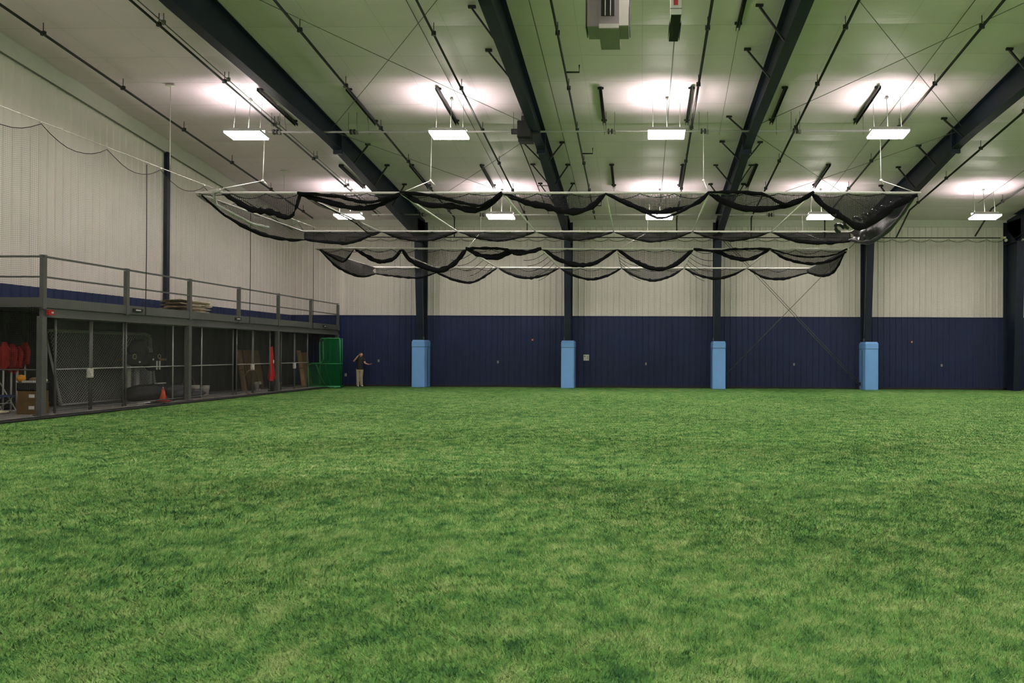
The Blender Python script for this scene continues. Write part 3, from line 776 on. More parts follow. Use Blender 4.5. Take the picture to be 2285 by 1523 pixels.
# ------------------------------------------------------------------ perimeter curtain nets
# black sheet added to darken the back of the storage area
m = MB()
m.grid(lambda u, v: Vector((-18.30+.03*math.sin(u*190), 18.5+18.3*u, 2.9-2.8*v)), 240, 2)
STORAGE_DARK_SHEET = m
def curtain(label, p0, p1, zc, zb, span, nm='perimeter_net', m_=N_curt, cab=M_rope, cabr=.012, hooks=True):
    p0 = Vector(p0); p1 = Vector(p1); L = (p1-p0).length; d = (p1-p0).normalized(); nr = Vector((-d.y, d.x, 0))
    t = thing(nm, label, 'net', (p0.x, p0.y, 0))
    m = MB(); m.tube([(p0.x, p0.y, zc), (p1.x, p1.y, zc)], cabr, 6); m.build('support_cable', cab, t)
    n = max(1, round(L/span)); sc = L/n; dip = sc*.17
    topz = lambda s: zc-.06 - dip*4*((s/sc) % 1)*(1-(s/sc) % 1)
    m = MB(); nu = n*8
    def fn(u, v):
        s = u*L; p = p0+d*s + nr*(.045*math.sin(s*5.1)+.03*math.sin(s*9.7+1))*(.3+.7*v)
        z = topz(s)*(1-v)+zb*v
        return Vector((p.x, p.y, z))
    m.grid(fn, nu, 10, 0, lambda u, v: (u*L, v*(zc-zb)))
    m.build('curtain_mesh', m_, t)
    m = MB(); pts = []
    for k in range(nu+1):
        s = k/nu*L; q = fn(k/nu, 0); pts.append(q)
    m.tube(pts, .011, 5); m.build('edge_rope', M_blkrope, t)
    if hooks:
        m = MB()
        for k in range(n+1): q = p0+d*min(L, k*sc); m.ball((q.x, q.y, zc-.02), .035, 6)
        m.build('hook', M_rope, t)
    return t
t = curtain('fine mesh safety net on a white cable along the left side, before the guard rail', (-15.42, 11, 0), (-15.42, 36.0, 0), 7.66, .02, 2.25)
for yv in (21.72, 27.6, 33.0):
    m = MB(); m.tube([(-15.42, yv, 7.6), (-15.42, yv+.02, 5), (-15.42, yv, 2.9)], .013, 5); m.build('lift_cord', M_blkrope, t)
for yv in (15, 22.8, 30.2):
    m = MB(); m.tube([(-15.42, yv, 7.7), (-15.42, yv, roof(yv)-.03)], .010, 5); m.cbox((-15.42, yv, roof(yv)-.05), (.3, .1, .05)); m.build('hanger', M_rope, t)
m = MB(); m.tube([(-15.40, 11, .04), (-15.40, 36, .04)], .03, 6); m.build('weighted_hem', M_blkrope, t)
spans = [(-15.3, CXS[0]-.3, 'behind the person, left of the first pad'), (CXS[0]+.3, CXS[1]-.3, 'between the first and second blue pads'), (CXS[1]+.3, CXS[2]-.3, 'between the second and third blue pads'), (CXS[2]+.3, CXS[3]-.3, 'across the X braced bay'), (CXS[3]+.3, CXS[4]-.4, 'right of the fourth blue pad'), (CXS[4]+.4, 24.5, 'beyond the rightmost dark column')]
for a, b_, nm in spans:
    curtain('fine mesh safety net before the far wall ' + nm, (a, 36.3, 0), (b_, 36.3, 0), 7.72, .03, .93, cab=M_black, cabr=.028, hooks=False)

# ------------------------------------------------------------------ mezzanine
XM = -15.88
PY = [36.72-3.048*k for k in range(7)]
t = thing('mezzanine', 'gray steel storage mezzanine with guard rail along the left wall', 'mezzanine', (XM, PY[6], 0))
yE = PY[6]-.06
DT = 3.16
m = MB(); m.box(WX+.05, XM, yE, WY-.1, DT-.05, DT); m.build('deck', M_deck, t)
m = MB(); m.box(XM-.02, XM+.06, yE, WY-.12, DT-.23, DT+.03); m.build('fascia', M_gray, t)
m = MB(); m.box(WX+.08, XM+.06, yE-.02, yE+.05, DT-.23, DT+.03); m.build('fascia', M_gray, t)
m = MB(); m.box(XM-.06, XM+.0, yE+.05, WY-.12, DT-.47, DT-.23); m.box(XM-.10, XM+.05, yE+.05, WY-.12, DT-.485, DT-.47); m.box(XM-.1, XM+.05, yE+.05, WY-.12, DT-.235, DT-.22); m.build('edge_beam', M_gray, t)
m = MB()
y = yE+.4
while y < WY-.3: m.box(WX+.1, XM-.1, y-.03, y+.03, DT-.25, DT-.05); y += .61
m.build('joists', M_grayd, t)
tag(t.children[-1], kind='stuff')
for k, y in enumerate(PY):
    m = MB(); m.cbox((XM+.03, y, DT-.2+(1.19+.03)/2+.0), (.11, .11, 1.35)); m.cbox((XM+.03, y, DT+1.155), (.125, .125, .015)); m.build('guard_post', M_gray, t)
for k in (0, 2, 4, 6):
    y = PY[k]
    m = MB(); m.cbox((XM-.0, y, (DT-.47)/2+.03), (.15, .15, DT-.53)); m.cbox((XM, y, .075), (.24, .24, .02)); m.build('leg', M_gray, t)
for z, h_ in ((DT+1.12, .05), (DT+.58, .045)):
    m = MB(); m.bar((XM+.03, PY[6], z), (XM+.03, PY[0], z), h_, h_); m.bar((XM+.03, PY[6], z), (WX+.05, PY[6], z), h_, h_); m.build('guard_rail', M_gray, t)
for y in (21.9, 27.45, 35.1):
    m = MB(); m.box(XM+.06, XM+.10, y-.2, y+.2, DT-.15, DT-.05); g = m.build('emergency_light', M_slot, t)
    m = MB(); m.box(XM+.10, XM+.112, y-.11, y+.11, DT-.12, DT-.08); m.build('lens', M_paint, g)
t = thing('fire_alarm', 'small red fire alarm horn below the mezzanine corner at the first leg', 'fire alarm', (XM, PY[6]+.3, 2.77))
m = MB(); m.cbox((XM+.085, PY[6]+.17, 2.80), (.06, .17, .14)); m.build('body', M_red, t)
m = MB(); m.cbox((XM+.12, PY[6]+.20, 2.80), (.015, .06, .05)); m.build('strobe', M_paint, t)
# stacked paper bags on deck
t = thing('bag_stack', 'pile of crumpled brown and white paper bundles on the mezzanine deck by the navy post', 'paper bundles', (-17.2, 26.2, DT))
for k in range(4):
    m = MB()
    z0 = DT+.02+.13*k
    def fn(u, v, k=k, z0=z0):
        a = 2*PI*u; r = .5
        y = 25.8 + 1.3*v; jig = .05*math.sin(23*u+9*v+k)+.04*math.sin(41*v+k*2)
        return Vector((-17.2+(.55+jig)*math.cos(a), y+.08*math.sin(5*a), z0+.065+(.07+jig*.3)*math.sin(a)))
    m.grid(fn, 20, 14); m.build('bundle', M_tan, t)

# storage fence under the mezzanine
XF = XM-.10
def pxy(px): return (F_PX*-XF)/(1431-px) - .36     # depth along the fence line
def fence(name, label, ya, yb_, mids, lock=None, bottom=True, top=2.66):
    t = thing(name, label, 'gate' if 'gate' in name else 'fence', (XF, (ya+yb_)/2, 0), 'storage cage fence bays' if 'gate' not in name else 'storage cage gates')
    fr = MB()
    pr = .03
    for y in [ya, yb_]:
        fr.tube([(XF, y, .08), (XF, y, top)], pr, 8)
    fr.tube([(XF, ya, top), (XF, yb_, top)], .022, 6); fr.tube([(XF, ya, .16), (XF, yb_, .16)], .02, 6)
    fr.build('frame', M_gray, t)
    for y in mids: MB().tube([(XF, y, .08), (XF, y, top)], .021, 8).build('post', M_galv, t)
    MB().tube([(XF+.01, ya, 1.27), (XF+.01, yb_, 1.27)], .02, 6).build('middle_rail', M_galv, t)
    m = MB(); L = yb_-ya
    m.add([(XF-.02, ya, .15), (XF-.02, yb_, .15), (XF-.02, yb_, top), (XF-.02, ya, top)], [(0, 1, 2, 3)], 0, False, [[(0, 0), (L, 0), (L, top-.15), (0, top-.15)]])
    m.build('chain_link', N_chain, t)
    if lock is not None:
        m = MB(); m.cbox((XF+.04, lock-.09, 1.14), (.05, .2, .26)); g = m.build('lock_box', M_heatlight, t)
        m = MB(); m.cbox((XF+.075, lock-.11, 1.17), (.02, .07, .07)); m.cbox((XF+.075, lock-.07, 1.09), (.02, .08, .06)); m.build('latch', M_paint, g)
    return t
fence('chain_link_gate', 'gray chain link gate leaf before the soccer goal, nearest the first mezzanine leg', pxy(126), pxy(205)-.03, [])
fence('chain_link_gate', 'gray chain link gate leaf with lock box before the soccer goal', pxy(205)+.03, pxy(277), [], pxy(205)+.02)
fence('chain_link_fence', 'fixed chain link fence bay in front of the black bags and orange cone', pxy(283), pxy(415), [pxy(388)])
fence('chain_link_fence', 'fixed chain link fence bay with center post in front of the white buckets', pxy(427), pxy(522), [pxy(452)])
fence('chain_link_gate', 'chain link gate leaf in front of tall wood panels, left of the red pole pad', pxy(530), pxy(566)-.03, [])
fence('chain_link_gate', 'chain link gate leaf with lock box left of the red pole pad', pxy(566)+.03, pxy(604), [], pxy(566)+.02)
fence('chain_link_gate', 'chain link gate leaf just right of the red pole pad', pxy(629), pxy(659)-.03, [])
fence('chain_link_gate', 'chain link gate leaf with lock box beside the green screens', pxy(659)+.03, pxy(688), [], pxy(659)+.02)
m = MB(); m.tube([(XM, PY[6]+.05, 1.27), (WX+.1, PY[6]+.05, 1.27)], .02, 6)
tag(m.build('storage_rail', M_grayd, None, (-17, PY[6], 1.27)), 'thin gray rail across the open storage end, in front of the red flags', 'rail')

# ------------------------------------------------------------------ stored things (interior x from WX to XF)
# soccer goal along the left wall
t = thing('soccer_goal', 'white soccer goal with net stored inside the chain link cage', 'goal', (-18.1, 24.2, .06))
gy0, gy1, gx = 21.5, 26.1, -18.1
m = MB(); pts = [(gx, gy0, .1), (gx, gy0, 2.3), (gx, gy0+.1, 2.4), (gx, gy1-.25, 2.4), (gx, gy1-.07, 2.35), (gx, gy1, 2.2), (gx, gy1, .1)]
m.tube(pts, .055, 10); m.build('goal_post', M_netwhite, t)
m = MB(); m.tube([(gx, gy1, 2.25), (gx+.2, gy1-.15, 1.5), (gx+.35, gy1-.2, .12)], .03, 8); m.tube([(gx, gy0, 2.25), (gx+.35, gy0+.2, .12)], .03, 8); m.tube([(gx+.35, gy0+.2, .12), (gx+.35, gy1-.2, .12)], .03, 8); m.build('back_frame', M_netwhite, t)
m = MB(); m.grid(lambda u, v: Vector((gx+.06+.35*v+.06*math.sin(9*u+4*v), gy0+.05+(gy1-gy0-.1)*u, 2.38-2.25*v-.12*math.sin(PI*v))), 16, 8, 0, lambda u, v: (u*5, v*2.5)); m.build('goal_net', N_goal, t)
tag(STORAGE_DARK_SHEET.build('added_dark_sheet', M_blackbag, None, (-18.3, 27, .1)), 'black sheet added to darken the back of the storage under the mezzanine', 'dark sheet')
# corner flags
for k, (x, y, lean) in enumerate(((-18.05, 20.02, .03), (-18.05, 20.27, .04), (-18.0, 20.42, .0), (-18.0, 20.66, .05))):
    t = thing('corner_flag', 'red corner flag on white pole, %s of four' % ['leftmost', 'second from the left', 'third from the left', 'rightmost'][k], 'flag', (x, y, .06), 'red corner flags')
    m = MB(); m.tube([(x, y, .06), (x+lean*.4, y, 1.5)], .024 if k != 2 else .035, 8); m.build('pole', M_pvc, t)
    m = MB()
    def fn(u, v, x=x, y=y, lean=lean, k=k):
        a = u*2*PI; r = (.05+.085*min(1, v*3)-.03*v)*(1+.3*math.sin(3*a+k)+.15*math.sin(7*a+5*v))
        return Vector((x+lean*.5+r*math.cos(a)*1.1, y+r*math.sin(a)*.7, 2.02-.05*(k % 3)-.72*v+.10*math.sin(2*a+k)*v))
    m.grid(fn, 18, 10); m.build('cloth', M_redcloth, t)
# folding chair
t = thing('folding_chair', 'blue seated folding chair with pale tube frame at the far left edge', 'chair', (-18.0, 19.85, .06))
c0 = Vector((-18.0, 19.85, 0))
def cc(x, y, z): return c0+Vector((x, y, z))
m = MB(); m.cbox(cc(.05, 0, .50), (.44, .42, .05)); m.build('seat', M_bluefab, t)
m = MB(); m.cbox(cc(-.25, 0, .86), (.05, .42, .22)); m.build('backrest', M_bluefab, t)
for yy in (-.21, .21):
    m = MB(); m.tube([cc(.30, yy, .08), cc(-.24, yy, .98)], .016, 6); m.tube([cc(.30, yy, .08), cc(.02, yy, .08)], .014, 6); m.build('leg', M_pvc, t)
    m = MB(); m.tube([cc(-.22, yy*.9, .08), cc(.25, yy*.9, .5)], .016, 6); m.build('leg', M_pvc, t)
m = MB(); m.tube([cc(.18, -.2, .3), cc(.18, .2, .3)], .012, 6); m.tube([cc(-.12, -.2, .2), cc(-.12, .2, .2)], .012, 6); m.build('stretcher', M_pvc, t)
m = MB(); m.ball((-17.55, 19.35, .10), .16, 12, 0, (1.7, 1, .35)); tag(m.build('sandbag', M_tan, None, (-17.55, 19.35, .06)), 'flat pale sandbag on the concrete beneath the folding chair', 'bag')
# crates / boxes
def cardbox(label, c, d, grp='brown cardboard boxes', m_=M_card, lab=True):
    t = thing('cardboard_box', label, 'box', (c[0], c[1], c[2]-d[2]/2), grp)
    m = MB(); m.cbox(c, d); m.build('carton', m_, t)
    m = MB(); m.box(c[0]-d[0]/2-.004, c[0]+d[0]/2+.004, c[1]-.03, c[1]+.03, c[2]+d[2]/2-.1, c[2]+d[2]/2+.004); m.build('tape', M_wood, t)
    if lab:
        m = MB(); m.box(c[0]+d[0]/2-.22, c[0]+d[0]/2-.06, c[1]-d[1]/2-.006, c[1]-d[1]/2-.001, c[2]-.03, c[2]+.06); m.build('label_sticker', M_paint, t)
    return t
cardbox('brown cardboard box behind the first mezzanine leg, bottom of its stack', (-16.6, 19.36, .22), (.55, .4, .31))
cardbox('brown cardboard box behind the first mezzanine leg, middle of its stack', (-16.6, 19.36, .535), (.54, .38, .31))
t = thing('storage_crate', 'black crate resting on top of the two brown cardboard boxes', 'crate', (-16.58, 19.55, .74))
cx0, cx1, cy0, cy1 = -16.88, -16.32, 19.16, 19.56
m = MB(); m.box(cx0, cx1, cy0, cy0+.03, .695, .90); m.box(cx0, cx1, cy1-.03, cy1, .695, .90); m.box(cx0, cx0+.03, cy0, cy1, .695, .90); m.box(cx1-.03, cx1, cy0, cy1, .695, .90); m.box(cx0, cx1, cy0, cy1, .695, .72); m.build('crate_body', M_blackbag, t)
m = MB(); m.box(cx0-.01, cx1+.01, cy0-.01, cy1+.01, .90, .915); m.build('rim', M_graybag, t)
m = MB(); m.ball((-16.84, 19.25, 1.02), .105, 16); tag(m.build('ball', M_yellow, None, (-16.98, 19.45, .98)), 'yellow rubber ball on the crate behind the first mezzanine leg', 'ball')
m = MB(); m.ball((-16.58, 19.4, .985), .12, 12, 0, (1.2, 1, .6)); tag(m.build('sports_vest', M_hoop, None, (-16.66, 19.5, .98)), 'crumpled orange brown vest beside the yellow ball on the crate', 'vest')
m = MB(); m.ball((-16.38, 19.45, .97), .08, 12, 0, (1.2, 1, .7)); tag(m.build('sports_vest', M_tan, None, (-16.25, 19.5, .98)), 'crumpled tan cloth on the crate, right of the mezzanine leg', 'cloth')
m = MB(); m.cbox((-16.60, 19.22, .94), (.3, .1, .05)); tag(m.build('folded_net', M_pvc, None, (-16.62, 19.32, .98)), 'gray white folded net at the front of the crate', 'folded net')
# tall white post, black hanging jacket behind leg
m = MB(); m.tube([(-16.75, 19.85, .06), (-16.75, 19.85, 1.50)], .07, 10); tag(m.build('foam_post', M_pvc, None, (-16.75, 20.5, .06)), 'short white foam post standing between mezzanine leg and gate', 'post')

# bag racks : black padded torsos with emblem prints
def bag(label, c, sc, seed, prints=(), m_=M_blackbag, name='equipment_bag'):
    t = thing(name, label, 'bag', (c[0], c[1], c[2]-sc[2]), 'black equipment bags')
    r = random.Random(seed); m = MB(); ph = [r.uniform(0, 6) for _ in range(4)]
    def fn(u, v):
        a = 2*PI*u; th = PI*v
        k = 1+.14*math.sin(3*a+ph[0])*math.sin(th)+.10*math.sin(5*th+2*a+ph[1])
        rr_ = math.sin(th)**.75*k
        return Vector((c[0]+sc[0]*rr_*math.cos(a), c[1]+sc[1]*rr_*math.sin(a), c[2]+sc[2]*math.cos(th)))
    m.grid(fn, 24, 14); m.build('bag_body', m_, t)
    m = MB(); m.tube([(c[0]+sc[0]*.5, c[1]-sc[1]*.3, c[2]+sc[2]*.85), (c[0]+sc[0]*.6, c[1], c[2]+sc[2]*1.08), (c[0]+sc[0]*.5, c[1]+sc[1]*.3, c[2]+sc[2]*.85)], .015, 6); m.build('strap', m_, t)
    for kind, y, z, s, pm in prints:
        X = c[0]+sc[0]*1.12+.03
        m = MB()
        if kind == 'ring': m.tube([(X, y+s*math.cos(q*PI/6), z+s*math.sin(q*PI/6)) for q in range(12)], .016, 5, closed=True)
        elif kind == '11':
            for dy in (-.09, .05): m.box(X, X+.01, y+dy, y+dy+.075, z-.15, z+.15)
        else: m.ball((X, y, z), s, 8, 0, (.15, 1, .7))
        m.build('print', pm, t)
    return t
# rack of two uprights carrying the hung bags
t = thing('bag_rack', 'pale upright rack behind the hung black bags in the storage cage', 'rack', (-17.1, 24.3, .06))
for y in (23.7, 24.1):
    m = MB(); m.box(-17.2, -17.12, y-.05, y+.09, .06, 2.0); m.build('upright', M_pvc, t)
m = MB(); m.box(-17.2, -17.14, 23.2, 25.6, 1.45, 1.52); m.build('crossbar', M_wood, t)
bag('large black gear bag with pointed top hung before the goal', (-16.85, 23.75, 1.78), (.22, .36, .40), 1, [('ring', 23.2, 1.60, .08, M_yprint)])
bag('black gear bag with small white logos hung beside the pointed bag', (-16.80, 23.7, 1.52), (.2, .58, .24), 2, [('dot', 23.4, 1.42, .05, M_paint), ('dot', 24.05, 1.50, .05, M_paint)])
bag('black jersey style bag with white number 11, hung at right of the others', (-16.78, 24.32, 1.42), (.2, .34, .32), 3, [('11', 24.25, 1.30, .1, M_paint), ('ring', 24.32, 1.60, .07, M_yprint), ('dot', 24.62, 1.50, .06, M_graybag)])
bag('wide black duffel bag slumped on the concrete behind the orange cone', (-16.75, 23.95, .36), (.45, .72, .30), 4, [])
bag('tall black bag standing beside the orange cone with a white plate on top', (-16.85, 24.65, .36), (.28, .36, .30), 5, [])
m = MB(); m.cbox((-16.5, 24.35, .68), (.12, .42, .035)); tag(m.build('base_plate', M_paint, None, (-16.5, 24.35, .66)), 'thin white home plate lying on the black bags by the cone', 'base')
m = MB(); m.cbox((-16.25, 23.35, .09), (.25, .6, .05)); tag(m.build('pitching_rubber', M_paint, None, (-16.25, 23.35, .06)), 'white flat rubber slab on the concrete left of the orange cone', 'slab')
bag('long dark gray duffel bag with pale stripe left of the middle mezzanine leg', (-16.6, 25.4, .33), (.35, .55, .25), 6, [], M_graybag)
m = MB(); m.tube([(-16.25, 25.0, .56), (-16.2, 25.3, .54), (-16.18, 25.7, .46)], .014, 6); tag(m.build('strap_stripe', M_pvc, None, (-16.2, 25.4, .5)), 'pale strap lying over the long gray duffel bag', 'strap')
bag('gray blue duffel bag on the concrete just right of the middle leg', (-16.6, 26.45, .22), (.28, .32, .15), 8, [], M_graybag)
# cone
def cone(label, x, y, h_=.72, r=.15):
    t = thing('traffic_cone', label, 'cone', (x, y, .06))
    m = MB(); m.cbox((x, y, .085), (r*2.4, r*2.4, .05)); m.build('base', M_orange, t)
    m = MB(); m.lathe([(r, .09), (r*.62, .09+h_*.45), (r*.22, .09+h_)], (x, y, 0), 18); m.build('cone_body', M_orange, t)
    m = MB(); m.lathe([(r*.23, .09+h_), (r*.1, .13+h_)], (x, y, 0), 12); m.build('tip', M_paint, t)
cone('bright orange traffic cone behind the fence beside the black duffel', -16.2, 24.05, .44, .13)
# hoop, buckets
m = MB(); m.tube([(-17.3, 27.1+.36*math.cos(a*PI/14), .46+.38*math.sin(a*PI/14)) for a in range(28)], .018, 6, closed=True)
tag(m.build('hoop', M_hoop, None, (-17.3, 27.1, .08)), 'brown hoop leaning behind the middle mezzanine leg', 'hoop')
m = MB(); m.ball((-16.45, 25.65, .60), .07, 10, 0, (1, 1.3, .6)); tag(m.build('cap', M_red, None, (-16.45, 25.65, .55)), 'small red cap on the gray duffel behind the middle leg', 'cap')
def bucket(label, x, y, z=.06, s=1, red=False, grp='white plastic buckets'):
    t = thing('bucket', label, 'bucket', (x, y, z), grp)
    m = MB(); m.lathe([(.13*s, 0), (.155*s, .36*s), (.17*s, .365*s), (.17*s, .40*s), (.15*s, .41*s)], (x, y, z), 22); m.build('pail', M_bucket, t)
    m = MB(); m.lathe([(.165*s, .30*s), (.175*s, .31*s), (.165*s, .33*s)], (x, y, z), 22); m.build('rim_ring', M_bucket, t)
    m = MB(); m.tube([(x+.16*s*math.cos(q*PI/8), y+.17*s*math.sin(q*PI/8)*1, z+.33*s-.12*s*math.sin(q*PI/8)) for q in range(9)], .004, 5); m.build('handle', M_galv, t)
    if red:
        m = MB()
        for q in range(7):
            a = -1.3+q*.3
            m.add([(x+.152*s*math.cos(a), y+.152*s*math.sin(a), z+.12*s), (x+.152*s*math.cos(a+.3), y+.152*s*math.sin(a+.3), z+.12*s), (x+.163*s*math.cos(a+.3), y+.163*s*math.sin(a+.3), z+.28*s), (x+.163*s*math.cos(a), y+.163*s*math.sin(a), z+.28*s)], [(0, 1, 2, 3)])
        m.build('red_wrap', M_red, t)
bucket('white plastic bucket with red printed wrap, right of the middle mezzanine leg', -17.0, 27.0, .06, 1.05, True)
bucket('plain white lidded bucket alone right of the red wrapped one', -17.0, 27.65, .06, .95)
bucket('white bucket with dark label inside the gate left of the red pole pad', -17.0, 31.45, .06, .95)
m = MB(); m.cbox((-16.84, 31.4, .24), (.03, .14, .17)); m.build('bucket_label', M_slot, bpy.data.objects['bucket.002'])
bpy.data.objects['bucket.002'].children[-1].location = -Vector(bpy.data.objects['bucket.002'].location)
bucket('narrow white pail right of the red pole pad leg', -16.7, 32.7, .06, .8)
# panels and boards against the wall
def board(label, x, y0, y1, z0, z1, m_, name='wood_panel'):
    t = thing(name, label, 'board', (x, (y0+y1)/2, z0), 'boards in the storage cage')
    m = MB(); m.add([(x+.25, y0, z0), (x+.25, y1, z0), (x+.29, y1, z0), (x+.29, y0, z0), (x-.02, y0, z1), (x-.02, y1, z1), (x+.02, y1, z1), (x+.02, y0, z1)], [(0,3,2,1),(4,5,6,7),(0,1,5,4),(1,2,6,5),(2,3,7,6),(3,0,4,7)])
    m.build('panel', m_, t)
    m = MB(); m.box(x+.13, x+.17, y0, y1, z0+.9, z0+.94); m.build('batten', M_card, t)
board('narrow tan wood panel behind the gate left of the red pole pad', -17.5, 30.65, 31.0, .06, 1.85, M_wood)
board('wide olive cardboard sheet behind the gate left of the red pole pad', -17.6, 31.3, 32.6, .06, 1.85, M_card)
board('pale tan wood panel behind the gate next to the green screens', -16.7, 34.4, 34.75, .06, 1.85, M_wood)
board('brown cardboard sheet behind the gate next to the green screens', -16.75, 34.85, 35.6, .06, 1.75, M_card)
# red pole pad
t = thing('pole_pad', 'bright red wrapped pad narrowing upward, leaning by the second mezzanine leg', 'pad', (-15.98, 30.68, .07))
m = MB()
def fn(u, v):
    a = 2*PI*u; r = (.07+.17*v**.8)*(1+.12*math.sin(3*a+4*v))
    return Vector((-15.98+r*math.cos(a)*.5, 30.66+.05*v+r*math.sin(a), 2.0-1.45*v+.03*math.sin(2*a)))
m.grid(fn, 20, 14); m.build('cover', M_red, t)
m = MB(); m.ball((-15.86, 30.63, 1.35), .05, 8, 0, (.3, 1, 1.8)); m.build('logo', M_paint, t)
m = MB(); m.tube([(-15.98, 30.68, .07), (-15.98, 30.68, .62)], .12, 10); m.build('base', M_slot, t)
# hoop on turf by the fence and cord coil
m = MB(); m.tube([(-15.75, 28.7+.55*math.cos(a*PI/14), .55+.5*math.sin(a*PI/14)) for a in range(28)], .014, 6, closed=True)
tag(m.build('hoop', M_hoop, None, (-15.75, 28.7, .06)), 'thin brown hoop leaning on the gate left of the red pole pad', 'hoop')
m = MB(); m.tube([(-15.62+.25*math.cos(a*.8), 22.4+.4*math.sin(a*.8)+.03*a, .09+.004*a) for a in range(22)], .012, 5)
tag(m.build('cord_coil', M_blkrope, None, (-15.6, 22.4, .07)), 'loose black cord coil on the concrete edge before the goal gate', 'cord')

# green L screens
def screen(label, x0, x1, Y, lean, ell=True, low=None):
    t = thing('pitching_screen', label, 'screen', ((x0+x1)/2, Y, 0), 'green protective screens')
    H = 2.42; W_ = x1-x0
    def P(x, z): return (x0+x*W_, Y+lean*(1-z/H), z+.03)
    r = .14
    if ell:
        out = [(0, 0), (0, 1.12-.15), (.04, 1.12), (.12, 1.18), (.34, 1.19), (.44, 1.25), (.48, 1.4), (.48, H-.2), (.53, H-.04), (.62, H), (1, H), (1, 0)]
    else:
        out = [(0, 0), (0, H-.2), (.04, H-.05), (.1, H), (.95, H), (1, H-.1), (1, 0)]
    m = MB(); m.tube([P(x, z) for x, z in out], .032, 8, closed=True); m.build('frame', M_gframe, t)
    m = MB(); n = len(out)
    uv = [(x*W_, z) for x, z in out]
    m.add([P(x, z) for x, z in out], [tuple(range(n))], 0, False, [uv]); m.build('netting', N_green, t)
    m = MB(); m.tube([P(0, .03), P(1, .03)], .05, 8); m.tube([P(.0, 1.16 if not ell else 1.17), P(1, 1.17)], .022, 6); m.build('crossbar', M_gframe, t)
    m = MB(); m.tube([P(.02, .02), (x0+.02*W_, Y-.55, .05)], .028, 6); m.tube([P(.98, .02), (x1-.02*W_, Y-.5, .05)], .028, 6); m.build('foot', M_gframe, t)
    m = MB(); m.tube([P(.25, 1.15), P(.33, .7), P(.52, .05)], .035, 6); m.build('tie_strap', M_tape, t)
screen('green framed pitching screen nearest the viewer, cut away at its upper left', -16.38, -14.78, 34.45, .2)
screen('green framed full height screen behind, closest to the mezzanine', -16.0, -14.95, 34.95, .12, False)
screen('green framed cut away screen furthest back beside the person', -16.2, -15.0, 35.3, .10)

for o in list(bpy.data.objects):
    if o.parent is None and o.get('category') in ('goal', 'flag', 'chair', 'bag', 'box', 'crate', 'ball', 'vest', 'cloth', 'folded net', 'post', 'rack', 'base', 'slab', 'strap', 'cone', 'hoop', 'cap', 'bucket', 'board', 'pad'):
        o.location.y -= .35

# ------------------------------------------------------------------ small wall devices
def plate(name, label, cat_, px, Z, w_, h_, m_, extra=None, group=None):
    X = (px-1431)/F_PX*WY
    t = thing(name, label, cat_, (X, WY-.08, Z), group)
    m = MB(); m.box(X-w_/2, X+w_/2, WY-.11, WY-.045, Z-h_/2, Z+h_/2); m.build('body', m_, t)
    if extra: extra(X, Z, t)
    return t
def strobe(X, Z, t): MB().box(X-.03, X+.03, WY-.125, WY-.11, Z-.035, Z+.02).build('strobe_lens', M_paint, t)
def sock(X, Z, t): MB().box(X-.02, X+.02, WY-.117, WY-.11, Z+.01, Z+.05).box(X-.02, X+.02, WY-.117, WY-.11, Z-.05, Z-.01).build('socket', M_heater, t)
plate('fire_strobe', 'small red fire strobe high on the navy wall left of the second pad', 'fire alarm', 1189.5, 2.47, .10, .13, M_red, strobe, 'red fire strobes')
plate('fire_strobe', 'small red fire strobe on the navy wall right of the fourth pad', 'fire alarm', 2029, 2.45, .10, .13, M_red, strobe, 'red fire strobes')
for px, z, nm in ((843, 1.33, 'beside the person holding out an arm'), (1112, 1.30, 'between the first and second pads'), (1443, 1.24, 'between the second and third pads'), (1771, 1.25, 'below the X brace crossing'), (2095, 1.24, 'right of the fourth pad')):
    plate('wall_outlet', 'small white outlet plate on the navy wall ' + nm, 'outlet', px, z, .07, .13, M_pvc, sock, 'white wall plates')
plate('wall_outlet', 'low white double outlet on the navy wall beside the green screens', 'outlet', 769, .58, .09, .15, M_paint, sock, 'white wall plates')
def panel(X, Z, t):
    MB().box(X-.10, X-.05, WY-.118, WY-.11, Z+.04, Z+.10).build('display', M_slot, t)
    for z in (Z+.08, Z+.02, Z-.04): MB().box(X+.03, X+.11, WY-.118, WY-.11, z-.018, z+.018).build('switch', M_yprint, t)
plate('control_panel', 'white electrical control panel right of the second pad', 'control panel', 1310, 1.55, .28, .31, M_bucket, panel)
t = thing('wall_siren', 'small pale alarm box at the end of the wall pipe by the dark column', 'alarm', (CXS[4]-.6, 36.2, 7.65))
m = MB(); m.cbox((CXS[4]-.55, 36.2, 7.72), (.22, .12, .10)); m.build('body', M_tan, t)
m = MB(); m.ball((CXS[4]-.45, 36.12, 7.58), .08, 10); m.build('lens', M_paint, t)
for i, X in enumerate(CXS[:4]):
    m = MB(); sx = 1 if i < 1 else -1
    xx = X+.17*sx
    m.tube([(xx, WY-.75, 2.44), (xx, WY-.75, 2.55), (xx, WY-1.0, 5.5), (xx, WY-1.15, 7.4)], .012, 5); m.cbox((xx, WY-.75, 2.52), (.07, .07, .14))
    tag(m.build('conduit', M_wire, None, (xx, WY-.8, 2.44)), 'thin conduit rising up the column above the %s blue pad' % ['first', 'second', 'third', 'fourth'][i], 'conduit', 'column conduits')

